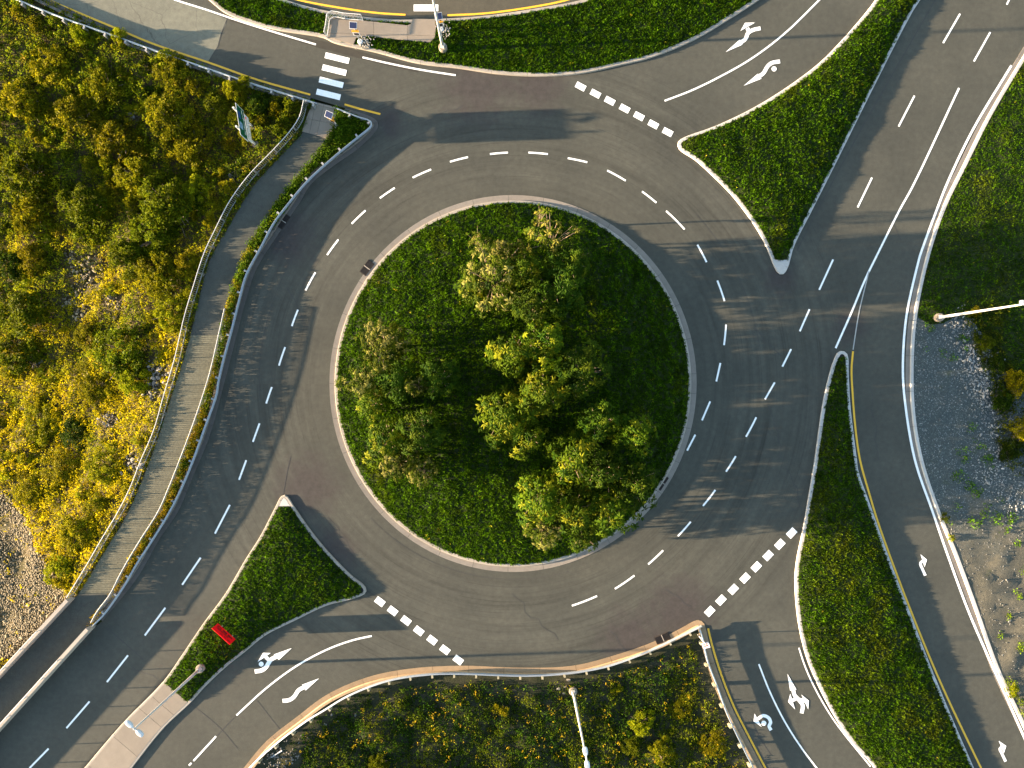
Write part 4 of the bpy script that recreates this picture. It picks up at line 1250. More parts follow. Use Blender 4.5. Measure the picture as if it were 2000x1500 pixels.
def green_sign():
    zt = 3.9
    A = Vector(W(469.2, 263.2, zt)); B = Vector(W(459.2, 200.4, zt))     # south end, north end
    wd = (B - A).length
    u = (B - A).normalized(); n = u.cross(Vector((0, 0, 1)))
    o = Vector((A.x, A.y, 0))
    root = empty("road_sign", (A.x, A.y, -0.6), "green directional road sign above a white panel on the hillside", "road sign")
    for x in (wd * 0.22, wd * 0.80):
        q = o + u * x - n * 0.10
        MB().tube([(q.x, q.y, -1.0), (q.x, q.y, zt + 0.38)], 0.085, 12).build("post", M['rail_white'], root)
        MB().tube([(q.x, q.y, -1.2), (q.x, q.y, -0.05)], 0.30, 14).build("post_footing", M['slab'], root)
    bd = quad_panel(MB(), o, u, n, 0, wd, zt - 1.72, zt, 0.03).build("sign_panel", M['sign_white'], root)
    quad_panel(MB(), o + n * 0.031, u, n, 0.07, wd - 0.07, zt - 1.65, zt - 0.07, 0.006).build("green_face", M['sign_green'], bd)
    F = lambda x, z: o + u * x + n * 0.041 + Vector((0, 0, z))
    text("lettering", "Bedford", F(wd * 0.42, zt - 1.32), u, n, 0.44, M['sign_white'], bd, 1.0)
    m = MB()
    quad_panel(m, o + n * 0.04, u, n, wd * 0.58, wd * 0.80, zt - 0.72, zt - 0.2, 0.006)
    m.build("route_shield", M['sign_blue'], bd)
    m = MB(); quad_panel(m, o + n * 0.04, u, n, wd * 0.25, wd * 0.47, zt - 0.86, zt - 0.22, 0.006)
    sh = m.build("route_shield", M['sign_sky'], bd)
    text("route_number", "102", F(wd * 0.36, zt - 0.54) + n * 0.006, u, n, 0.26, M['sign_blue'], bd, 0.9)
    # arrow pointing up and to the far end
    m = MB()
    a = [(0.62, -1.30), (0.80, -1.12), (0.78, -1.05), (0.93, -1.08), (0.90, -1.22), (0.85, -1.17), (0.66, -1.36)]
    v = [F(wd * x, zt + z) for x, z in a]
    m.add(v, [tuple(range(len(v)))]).build("arrow", M['sign_white'], bd)
    lo = quad_panel(MB(), o + u * 0.10, u, n, 0.10, wd - 0.36, zt - 2.74, zt - 1.76, 0.03).build("lower_panel", M['sign_white'], root)
    m = MB()
    cx, cz = wd * 0.80, zt - 2.02
    c = [F(cx + 0.13 * math.cos(t), cz + 0.13 * math.sin(t)) for t in np.linspace(0, 2 * math.pi, 14, endpoint=False)]
    m.add(c, [tuple(range(14))]).build("red_disc", M['sign_red'], lo)
    m = MB()                      # rows of small print, too worn to read
    for row, (z, h) in enumerate(((zt - 2.10, 0.17), (zt - 2.42, 0.10), (zt - 2.60, 0.08))):
        x = 0.32
        while x < wd * 0.72:
            w = random.uniform(0.05, 0.12)
            if random.random() < (0.86 if row == 0 else 0.5):
                quad_panel(m, o + n * 0.031, u, n, x, x + w, z, z + h * random.uniform(0.7, 1), 0.004)
            x += w + random.uniform(0.03, 0.06)
    m.build("small_print", M['sign_black'], lo)
green_sign()

def red_sign():
    zt = 2.1
    A = Vector(W(413.2, 1227.5, zt)); B = Vector(W(448.6, 1259.5, zt))    # top edge
    wd = (B - A).length
    u = (B - A).normalized(); n = Vector((0, 0, 1)).cross(u)            # faces the roundabout
    if n.dot(Vector((1, 1, 0))) < 0: n = -n
    root = empty("road_sign", (A.x, A.y, 0.3), "wide red sign with dark lettering standing on the triangular grass island", "road sign")
    if u.cross(Vector((0, 0, 1))).dot(n) < 0:
        A, B = B, A; u = -u
    o = Vector((A.x, A.y, 0))
    for x in (wd * 0.2, wd * 0.8):
        q = o + u * x - n * 0.07
        MB().box((q.x, q.y, 0.85), (0.09, 0.09, 2.1), math.atan2(u.y, u.x)).build("post", M['post_wood'], root)
    p = quad_panel(MB(), o, u, n, 0, wd, 0.85, zt, 0.035).build("sign_panel", M['sign_red'], root)
    m = MB()
    for z, h, x0, x1 in ((1.08, 0.26, 0.12, 0.90), (1.40, 0.14, 0.2, 0.85), (1.72, 0.12, 0.1, 0.7)):
        x = wd * x0
        while x < wd * x1:
            w = random.uniform(0.06, 0.12)
            if random.random() < 0.85:
                quad_panel(m, o + n * 0.036, u, n, x, x + 0.055, z, z + h, 0.004)
                if random.random() < 0.8: quad_panel(m, o + n * 0.036, u, n, x + w * 0.7, x + w * 0.7 + 0.045, z, z + h * random.choice((0.55, 1.0)), 0.004)
                quad_panel(m, o + n * 0.0405, u, n, x, x + w * 0.9, z + h * random.choice((0.0, 0.4, 0.8)), z + h * 0.98, 0.003) if random.random() < 0.4 else None
            x += w + 0.04
    m.build("lettering", M['sign_dark'], p)
red_sign()

def small_sign():
    x, y, _ = W(1362.5, 1239, 0.0)
    zt = 2.3
    c = Vector(W(1378, 1257.5, zt - 0.2))
    root = empty("road_sign", (x, y, 0), "small white sign with red marks on a leaning post at the guardrail corner", "road sign")
    MB().tube([(x, y, -0.2), (c.x - 0.05, c.y + 0.03, zt)], 0.04, 8).build("post", M['rail_white'], root)
    u = Vector((0.97, 0.24, 0)).normalized(); n = Vector((-0.24, 0.97, 0)).normalized()
    o = Vector((c.x, c.y, 0)) - u * 0.30
    p = quad_panel(MB(), o, u, n, 0, 0.60, zt - 0.42, zt + 0.06, 0.02)
    # the panel lies back a little, facing the traffic and the sky
    vv = []
    for v in p.v:
        d = v[2] - (zt - 0.42)
        vv.append((v[0] - n.x * d * 0.7, v[1] - n.y * d * 0.7, zt - 0.42 + d * 0.75))
    p.v = vv
    pn = p.build("sign_panel", M['sign_white'], root)
    m = MB()
    for k, mt in ((0.10, 0.13), (0.25, 0.28)):
        q = quad_panel(MB(), o + n * 0.021, u, n, 0.12, 0.48, zt - 0.42 + k, zt - 0.42 + k + 0.09, 0.004)
        q.v = [(v[0] - n.x * (v[2] - (zt - 0.42)) * 0.7, v[1] - n.y * (v[2] - (zt - 0.42)) * 0.7, zt - 0.42 + (v[2] - (zt - 0.42)) * 0.75 + 0.003) for v in q.v]
        m.add(q.v, q.f)
    m.build("red_marks", M['sign_red'], pn)
small_sign()

m = MB()
a, b = W(530, 1479), W(551, 1466)
tag(m.tube([(a[0], a[1], -0.05), (b[0], b[1], 0.0)], 0.06, 8).build("pipe", M['rail_white'], None, False, (a[0], a[1], 0)), "thin white pipe lying on the bare ground behind the southern guardrail", "pipe")

# ------------------------------------------------------------------ stones
def rock_mesh(k, mat):
    r = np.random.default_rng(100 + k)
    import bmesh
    bm = bmesh.new()
    bmesh.ops.create_icosphere(bm, subdivisions=1, radius=1.0)
    sc = np.array([r.uniform(0.8, 1.3), r.uniform(0.55, 0.9), r.uniform(0.45, 0.8)])
    for v in bm.verts:
        v.co = Vector(np.array(v.co) * sc * r.uniform(0.75, 1.15))
    me = bpy.data.meshes.new("rock")
    bm.to_mesh(me); bm.free()
    me.materials.append(mat)
    return me
ROCKS = [rock_mesh(k, M['rock']) for k in range(6)]
PALES = [rock_mesh(k + 20, M['pale_rock']) for k in range(6)]
TANS = [rock_mesh(k + 10, M['tan_rock']) for k in range(6)]
def rock(protos, x, y, z, s, label, group):
    o = put("rock", random.choice(protos), None, (x, y, z))
    o.rotation_euler = (random.uniform(-.4, .4), random.uniform(-.4, .4), random.uniform(0, 6.28))
    o.scale = (s, s, s * random.uniform(0.8, 1.1))
    tag(o, label, "rock", group)

def rock_mass(P, z, sizes, mat, label, name="stones"):
    """stones too small to pick out one by one"""
    base = [rock_mesh(k + 30, mat) for k in range(3)]
    Vs, Fs = [], []
    tv = []
    for b in base:
        v = np.zeros(len(b.vertices) * 3); b.vertices.foreach_get("co", v)
        f = np.zeros(len(b.polygons) * 3, np.int32); b.polygons.foreach_get("vertices", f)
        tv.append((v.reshape(-1, 3), f.reshape(-1, 3)))
    off = 0
    for i, p in enumerate(P):
        v, f = tv[i % 3]
        a = RNG.uniform(0, 6.28); c, s = math.cos(a), math.sin(a)
        R = np.array([[c, -s, 0], [s, c, 0], [0, 0, 1]])
        Vs.append(v @ R.T * sizes[i] + np.array([p[0], p[1], z[i]])); Fs.append(f + off); off += len(v)
    me = fast_mesh(name, np.vstack(Vs), np.vstack(Fs), mat)
    return tag(put(name, me), label, "stones", None, 'stuff')

def poisson(poly, n, rmin, tries=12):
    lo, hi = poly.min(0), poly.max(0); out = np.zeros((0, 2))
    P = RNG.uniform(lo, hi, (n * tries, 2)); P = P[inside(P, poly)]
    for p in P:
        if len(out) >= n: break
        if len(out) == 0 or np.min(np.hypot(*(out - p).T)) > rmin: out = np.vstack([out, p])
    return out

# rubble slope by the outer parapet
rip_in = clip(RIP, WH(-70, 1100), np.array((1.0, 0)))
P = poisson(rip_in, 120, 0.5)
for p, zz in zip(P, R_hill.z(P)):
    rock(TANS, p[0], p[1], zz + 0.10, random.uniform(0.15, 0.24), "sunlit tan stone in the rubble slope beside the parapet wall", "larger stones of the rubble slope")
gx, gy = np.meshgrid(np.arange(rip_in[:, 0].min() - 2, rip_in[:, 0].max(), 0.155), np.arange(rip_in[:, 1].min(), rip_in[:, 1].max(), 0.155))
P = np.stack([gx.ravel(), gy.ravel()], 1) + RNG.normal(0, 0.04, (gx.size, 2)); P = P[inside(P, RIP)]
rock_mass(P, R_hill.z(P) + 0.02, RNG.uniform(0.07, 0.14, len(P)), M['tan_rock'], "small tan rubble filling the slope outside the parapet wall", "rubble")
for i, (x, y, r) in enumerate(STONE_PATCHES):
    c = WH(x, y)
    where = "among the golden weeds in the middle of the hillside" if i < 6 else ("beside the footpath railing on the lower hillside" if i < 10 else "poking through the hillside undergrowth")
    k = int(8 * (r / 22) ** 2) + 3
    P = c + RNG.normal(0, r * PXM * 0.5, (k, 2)); zz = R_hill.z(P)
    for p, z0 in zip(P, zz):
        rock(TANS if i < 6 else ROCKS, p[0], p[1], z0 + 0.22, random.uniform(0.12, 0.24), "pale angular stone " + where, "stones " + where)
    P = c + RNG.normal(0, r * PXM * 0.55, (k * 5, 2))
    rock_mass(P, R_hill.z(P) + 0.14, RNG.uniform(0.05, 0.12, len(P)), M['tan_rock'] if i < 6 else M['rock'], "small pale stones " + where, "rubble")
# scree between gravel and weeds on the east side
SCREE = [(1868, 628), (1880, 650), (1893, 675), (1898, 700), (1905, 715), (1915, 735), (1922, 750), (1905, 752), (1915, 765), (1930, 785), (1938, 800), (1900, 690), (1912, 725), (1928, 770), (1935, 850), (1945, 900), (1955, 940), (1925, 925), (1970, 960), (1985, 985)]
for i, (x, y) in enumerate(SCREE):
    c = np.array(W(x, y)[:2])
    P = c + RNG.normal(0, 0.55, (5, 2)); zz = R_grav.z(P)
    for p, z0 in zip(P, zz):
        rock(PALES, p[0], p[1], z0 + 0.04, random.uniform(0.09, 0.19), "grey stone in the scree between the gravel and the dark weeds", "stones of the grey scree")
    P = c + RNG.normal(0, 0.75, (60, 2))
    rock_mass(P, R_grav.z(P) + 0.02, RNG.uniform(0.035, 0.09, len(P)), M['pale_rock'], "small grey stones of the scree beside the gravel", "rubble")
rock(PALES, *W(1886, 628), 0.34, "largest pale flat stone lying just below the lamp at the lawn corner", "lone stones")
gp = R_grav.sample(5); gp = gp[(gp[:, 0] > W(1785, 0)[0])]
rock_mass(gp, R_grav.z(gp), RNG.uniform(0.025, 0.065, len(gp)) * np.where(RNG.random(len(gp)) < 0.08, 1.9, 1), M['pale_rock'], "pebbles scattered over the gravel and dirt", "pebbles")
for (x, y) in ((650, 1395), (640, 1410), (660, 1405), (700, 1400), (1103, 1340), (1098, 1350), (1110, 1335), (1090, 1345)):
    p = np.array([W(x, y)[:2]]) + RNG.normal(0, 0.15, (1, 2))
    rock(ROCKS, p[0, 0], p[0, 1], float(R_bank.z(p)[0]) + 0.06, random.uniform(0.12, 0.2), "grey stone on the southern bank by the lamp footing" if x > 1000 else "grey stone on the southern bank below the white guardrail", "stones on the southern bank")
P = np.array(W(540, 1485)[:2]) + RNG.normal(0, 1.2, (260, 2)); P = P[inside(P, R_bank.poly)]
rock_mass(P, R_bank.z(P) + 0.02, RNG.uniform(0.04, 0.12, len(P)), M['rock'], "grey rubble on the bare corner of the southern bank", "rubble")
P = np.vstack([np.array(W(714, 85)[:2]) + RNG.normal(0, 0.28, (70, 2)), np.array(W(868, 60)[:2]) + RNG.normal(0, 0.3, (70, 2))])
rock_mass(P, np.full(len(P), 0.27), RNG.uniform(0.05, 0.11, len(P)), M['rock'], "grey gravel heaped round the beacon footings on the island", "rubble")

# ------------------------------------------------------------------ shrubs
def shrub_proto(k, clumps, leaves, pal, leaf=(0.10, 0.19)):
    r = np.random.default_rng(500 + k)
    V, Cc = [], []
    st = MB()
    for i in range(clumps):
        a = r.uniform(0, 2 * math.pi); rr = math.sqrt(r.random()) * (0.86 + 0.36 * math.sin(2 * a + k) * math.cos(a + 2 * k))
        h = max(1 - 0.75 * rr * rr, 0.15) * r.uniform(0.40, 1.0)
        c = np.array([rr * math.cos(a), rr * math.sin(a), h])
        rad = r.uniform(0.10, 0.17) if clumps > 20 else r.uniform(0.16, 0.28)
        d = unit(r.normal(0, 1, (leaves, 3)))
        d[:, 2] = np.abs(d[:, 2]) * 0.9 - 0.15
        C = c + d * rad * r.uniform(0.55, 1.0, (leaves, 1)) ** 0.5
        U = unit(d + r.normal(0, 0.7, (leaves, 3)))
        Nn = unit(np.cross(U, r.normal(0, 1, (leaves, 3)))); Nn *= np.where((Nn * d).sum(1) < 0, -1, 1)[:, None]
        Nn = unit(Nn + d * 0.6)
        L = r.uniform(*leaf, leaves)
        V.append(leaf_quads(C, U, Nn, L, L * r.uniform(0.45, 0.7, leaves), 0.12))
        t = r.beta(1.3, 1.7, leaves)[:, None]
        col = np.array(pal[0]) * (1 - t) + np.array(pal[1]) * t
        col *= r.uniform(0.55, 1.25)
        Cc.append(np.repeat(col, 4, 0))
        if i % 3 == 0:
            st.tube([(c[0] * 0.15, c[1] * 0.15, -0.25), (c[0] * 0.6, c[1] * 0.6, h * 0.55), (c[0], c[1], h * 0.95)], [0.022, 0.014, 0.006], 4, False)
    V = np.vstack(V)
    return fast_mesh("foliage", V, quads(len(V) // 4), M['leaf'], np.vstack(Cc)), st.mesh("stems", M['twig'])

PAL = {'green': ((0.024, 0.044, 0.002), (0.135, 0.150, 0.004)), 'olive': ((0.050, 0.062, 0.002), (0.205, 0.180, 0.004)),
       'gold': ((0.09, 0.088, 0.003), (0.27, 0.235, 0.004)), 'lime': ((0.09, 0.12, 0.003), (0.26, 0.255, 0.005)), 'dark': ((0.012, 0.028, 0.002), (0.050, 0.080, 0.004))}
BIG = {c: [shrub_proto(i * 10 + j, 74, 62, PAL[c], (0.06, 0.11)) for j in range(3)] for i, c in enumerate(PAL)}
SML = {c: [shrub_proto(200 + i * 10 + j, 15, 62, PAL[c], (0.11, 0.20)) for j in range(2)] for i, c in enumerate(PAL)}

def shrub(px, py, rpx, h, color, label, zfun, group, big=True):
    z = 0.0
    for _ in range(6):
        x, y, _z = W(px, py, z + h * 0.5)
        z = float(zfun(np.array([[x, y]]))[0])
    root = empty("shrub", (x, y, z), label, "shrub", group)
    fo, st = random.choice((BIG if big else SML)[color])
    R = rpx * PXM * (1.12 if big else 1.0)
    for nm, me in (("foliage", fo), ("stems", st)):
        o = put(nm, me, root)
        o.scale = (R, R * random.uniform(0.85, 1.15), h)
        o.rotation_euler = (0, 0, random.uniform(0, 6.28))
    return root

G = "large shrubs on the western hillside"
HILL_BIG = [
 (50, 335, 55, 2.6, 'green', "tall green shrub casting a dark hollow at the western edge of the photo"),
 (60, 418, 42, 2.2, 'olive', "olive shrub just below the tall green one at the western edge"),
 (165, 400, 52, 2.4, 'green', "rounded green shrub beside the dark hollow, toward the sign"),
 (232, 272, 50, 2.0, 'olive', "broad olive shrub in the middle of the upper hillside"),
 (150, 225, 48, 2.0, 'olive', "yellowish olive shrub on the upper hillside facing the guardrail bend"),
 (265, 350, 46, 2.2, 'olive', "olive shrub halfway between the dark hollow and the footpath"),
 (325, 395, 56, 2.8, 'green', "tallest green shrub near the curve of the footpath railing"),
 (298, 455, 44, 2.2, 'green', "green shrub directly south of the tallest railing-side shrub"),
 (385, 372, 34, 1.6, 'lime', "bright lime shrub close to the railing and facing the footpath bend"),
 (100, 120, 44, 1.6, 'gold', "golden shrub high on the slope near the northwestern corner"),
 (40, 195, 46, 1.8, 'gold', "golden olive shrub on the western edge above the dark hollow"),
 (205, 165, 44, 1.7, 'olive', "olive shrub below the straight run of guardrail"),
 (325, 225, 44, 1.9, 'olive', "olive shrub between the guardrail and the green sign"),
 (375, 292, 42, 1.9, 'olive', "olive shrub standing uphill from the green sign posts"),
 (158, 68, 22, 1.2, 'lime', "small bright shrub pressed against the northern guardrail"),
 (232, 68, 15, 1.2, 'lime', "tiny lime shrub poking over the top of the guardrail"),
 (455, 178, 24, 1.6, 'lime', "bright yellow green shrub at the top edge of the green sign"),
 (478, 162, 15, 1.2, 'lime', "narrow lime shrub between the green sign and the guardrail"),
 (335, 140, 38, 1.4, 'olive', "low olive shrub close under the guardrail, uphill of the sign"),
 (420, 205, 30, 1.4, 'green', "green shrub immediately uphill of the green sign face"),
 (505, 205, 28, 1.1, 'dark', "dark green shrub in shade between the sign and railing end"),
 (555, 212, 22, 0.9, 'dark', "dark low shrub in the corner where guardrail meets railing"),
 (45, 610, 50, 2.0, 'green', "green shrub at the western edge level with the stone patch"),
 (28, 690, 46, 1.8, 'green', "green shrub at the western edge below the stone patch"),
 (20, 520, 36, 1.6, 'dark', "dark shrub at the western edge above the stone patch level"),
 (62, 505, 34, 1.3, 'gold', "bushy golden shrub beside the stone patch on its western side"),
 (245, 500, 40, 1.8, 'green', "green shrub next to the stone patch on the railing side"),
 (308, 535, 48, 2.0, 'olive', "olive shrub between the stone patch and the railing"),
 (240, 692, 56, 2.3, 'green', "rounded green shrub in the middle of the lower hillside"),
 (262, 745, 34, 1.5, 'lime', "lime shrub touching the rounded green one on its downhill side"),
 (172, 655, 30, 1.2, 'olive', "olive shrub uphill of the rounded green one"),
 (185, 765, 36, 1.3, 'olive', "olive shrub among gold weeds on the lower hillside"),
 (85, 830, 48, 1.3, 'lime', "wide lime shrub above the dark patch of the lower hillside"),
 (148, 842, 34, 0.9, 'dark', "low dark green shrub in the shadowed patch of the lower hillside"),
 (332, 612, 34, 1.4, 'lime', "lime shrub leaning on the railing opposite the boardwalk start"),
 (360, 520, 30, 1.2, 'gold', "golden shrub along the railing uphill of the boardwalk"),
 (205, 915, 40, 1.2, 'lime', "yellow green shrub near the railing on the lower hillside"),
 (120, 920, 44, 1.0, 'gold', "broad golden shrub above the rubble slope"),
 (118, 1115, 30, 1.1, 'lime', "last lime shrub at the corner of the rubble slope and railing"),
 (150, 1040, 42, 1.2, 'gold', "golden shrub beside the railing just above the rubble slope"),
 (60, 960, 34, 1.0, 'gold', "golden shrub at the upper edge of the rubble slope"),
 (190, 985, 30, 1.1, 'olive', "olive shrub against the railing near the end of the boardwalk"),
]
for (x, y, r, h, c, lab) in HILL_BIG:
    shrub(x, y, r, h, c, lab, R_hill.z, G)
taken = np.array([W(b[0], b[1]) for b in HILL_BIG])[:, :2]
NICK = ["the tall edge shrub", "the olive shrub at the photo edge", "the rounded shrub by the dark hollow", "the broad upper olive shrub", "the yellowish upper olive shrub", "the olive shrub halfway to the footpath",
 "the tallest railing-side shrub", "the shrub south of the tallest one", "the lime shrub at the footpath bend", "the high golden shrub", "the golden shrub on the western edge", "the olive shrub below the guardrail run",
 "the olive shrub between guardrail and sign", "the olive shrub uphill of the sign posts", "the bright shrub at the northern guardrail", "the tiny lime guardrail shrub", "the lime shrub atop the green sign", "the narrow lime shrub by the sign",
 "the low olive shrub under the guardrail", "the green shrub by the sign face", "the dark shrub near the railing end", "the dark corner shrub", "the edge shrub level with the stones", "the edge shrub below the stones",
 "the dark edge shrub above the stones", "the bushy golden shrub by the stones", "the green shrub beside the stones", "the olive shrub between stones and railing", "the rounded lower green shrub", "the lime shrub touching the rounded one",
 "the olive shrub uphill of the rounded one", "the olive shrub among gold weeds", "the wide lime shrub", "the low dark shrub in the shaded patch", "the lime shrub leaning on the railing", "the golden shrub along the railing",
 "the yellow green shrub near the railing", "the broad golden shrub above the rubble", "the last lime shrub by the rubble", "the golden shrub just above the rubble", "the golden shrub at the rubble edge", "the olive shrub at the boardwalk end"]
assert len(NICK) == len(HILL_BIG)
P = poisson(ccw(clip(clip(hill_poly, WH(-120, 600), np.array((1.0, 0))), np.array(W(0, 1180)[:2]), np.array((0, 1.0)))), 240, 1.25, 8)
P = P[(seg_dist(P, hill_edge) > 0.9) & ~inside(P, RIP)]
P = P[off_stone(P)]
BIGP = np.array([WH(b[0], b[1]) for b in HILL_BIG])
rows = []
for p in P:
    z = float(hill_h(p[None])[0][0])
    k = PXM * (CAM_H - z - 0.4) / CAM_H
    px, py = 1000 + p[0] / k, 750 - p[1] / k
    if py < -20 or px < -30: continue
    up = py < 460
    c = random.choices(['olive', 'green', 'gold', 'lime', 'dark'], [5, 2, 2, 1.5, 0.6] if up else [2, 0.6, 4, 4, 0.1])[0]
    i = int(np.argmin(np.hypot(*(BIGP - p).T))); dv = p - BIGP[i]
    side = ("just west of" if dv[0] < 0 else "just east of") if abs(dv[0]) > abs(dv[1]) else ("just north of" if dv[1] > 0 else "just south of")
    if not up and random.random() < 0.5: continue
    rows.append([px, py, random.uniform(13, 25), random.uniform(0.6, 1.25) if up else random.uniform(0.45, 0.85), c, (c, side, NICK[i])])
word = {'olive': "olive", 'green': "green", 'gold': "golden", 'lime': "lime green", 'dark': "dark green"}
seen = {}
for q in rows: seen.setdefault(q[5], []).append(q)
for key, qs in seen.items():
    qs.sort(key=lambda q: q[2])
    sizes = ["small"] if len(qs) == 1 else ["smaller", "larger"] if len(qs) == 2 else ["smallest", "middle sized", "largest"] if len(qs) == 3 else ["small"] * len(qs)
    for q, sz in zip(qs, sizes):
        shrub(*q[:5], f"{sz} {word[key[0]]} shrub {key[1]} {key[2]}", R_hill.z, "small shrubs scattered over the western hillside", False)

GE = "shrubs along the eastern edge"
for (x, y, r, h, c, lab) in [
 (1986, 748, 26, 1.6, 'gold', "bright golden shrub catching the sun above the scree"),
 (1998, 838, 24, 1.6, 'gold', "second golden shrub at the eastern edge beside the dark weeds"),
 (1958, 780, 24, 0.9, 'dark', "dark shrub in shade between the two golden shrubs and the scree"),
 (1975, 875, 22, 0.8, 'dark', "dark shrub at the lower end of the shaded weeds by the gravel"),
 (1925, 668, 22, 0.7, 'green', "low green shrub below the lamp pole at the edge of the lawn"),
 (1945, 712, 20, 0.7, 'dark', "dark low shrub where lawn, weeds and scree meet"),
 (1905, 609, 14, 0.6, 'gold', "orange tinted low shrub beneath the middle of the leaning white lamp pole"),
 (1978, 1350, 16, 0.6, 'lime', "bright lime plant against the outer kerb in the southeastern corner"),
 (1858, 1052, 9, 0.4, 'lime', "yellow green tuft growing at the back of the outer kerb"),
 (1845, 1012, 10, 0.45, 'green', "small green plant growing at the back of the outer kerb beside the gravel")]:
    shrub(x, y, r, h, c, lab, R_lawn.z if y < 620 else R_grav.z, GE, r > 18)
GB = "shrubs on the southern bank"
for (x, y, r, h, c, lab) in [
 (740, 1496, 24, 1.1, 'green', "bright green shrub at the bottom edge of the southern bank"),
 (1252, 1415, 24, 0.9, 'lime', "feathery lime shrub in the middle of the bank beyond the lamp"),
 (1290, 1468, 26, 0.9, 'olive', "olive shrub below the feathery lime one on the bank"),
 (1235, 1455, 20, 0.7, 'green', "small green shrub between the lamp head and the olive shrub"),
 (1330, 1390, 22, 0.35, 'olive', "low olive plant on the bank near the wooden guardrail posts"),
 (1395, 1450, 26, 0.4, 'gold', "golden shrub at the bank corner close to the southern approach"),
 (1205, 1345, 14, 0.5, 'gold', "rusty low plant on the bank just behind the southern guardrail"),
 (980, 1385, 18, 0.5, 'gold', "yellow flowering plant on the bank in line with the island centre")]:
    shrub(x, y, r, h, c, lab, R_bank.z, GB, r > 18)
# goldenrod heads on the bank
m = R_bank.sample(0.75)
m = m[(seg_dist(m, bank_in) > 0.8)]
V = []
for p in m:
    k = random.randint(4, 9)
    c = np.array([p[0], p[1], 0.28]) + RNG.normal(0, 0.10, (k, 3))
    c[:, 2] = float(R_bank.z(p[None])[0]) + RNG.uniform(0.22, 0.42, k)
    U = unit(RNG.normal(0, 1, (k, 3))); Nn = unit(np.cross(U, RNG.normal(0, 1, (k, 3))))
    V.append(leaf_quads(c, U, Nn, RNG.uniform(0.08, 0.15, k), RNG.uniform(0.06, 0.10, k)))
V = np.vstack(V)
tag(put("wildflowers", fast_mesh("wildflowers", V, quads(len(V) // 4), M['leaf'], np.repeat(np.array([[0.36, 0.26, 0.01]]), len(V), 0))), "yellow wildflowers dotted over the dark southern bank", "wildflowers", None, 'stuff')

# ------------------------------------------------------------------ trees of the central island
def rosette(r, L, nl, droop):
    """one whorl of drooping feather leaves round a branch tip: quads (n,4,3) and the leaf each belongs to"""
    Q = []; ids = []
    a0 = r.uniform(0, 6.28)
    for i in range(nl):
        a = a0 + i * 2 * math.pi / nl + r.normal(0, 0.22)
        el = r.uniform(0.1, 0.8); l = L * r.uniform(0.65, 1.15)
        d = np.array([math.cos(a), math.sin(a), 0.0]); sd_ = np.array([-math.sin(a), math.cos(a), 0.0])
        bow = r.normal(0, 0.10)
        ts = (0.06, 0.30, 0.52, 0.76, 1.0); ws = (0.02, 0.125, 0.15, 0.11, 0.008)
        mid = [d * l * t * (1 - 0.25 * el) + sd_ * bow * l * t * t + np.array([0, 0, l * (math.sin(el) * t - droop * 1.5 * t * t)]) for t in ts]
        for sg in (-1, 1):
            e = [m + sd_ * sg * w * l * r.uniform(0.85, 1.15) - np.array([0, 0, w * l * 0.45]) for m, w in zip(mid, ws)]
            for k in range(4):
                q = (mid[k], mid[k + 1], e[k + 1], e[k])
                Q.append(q if sg < 0 else q[::-1]); ids.append(i)
    return np.array(Q), np.array(ids)

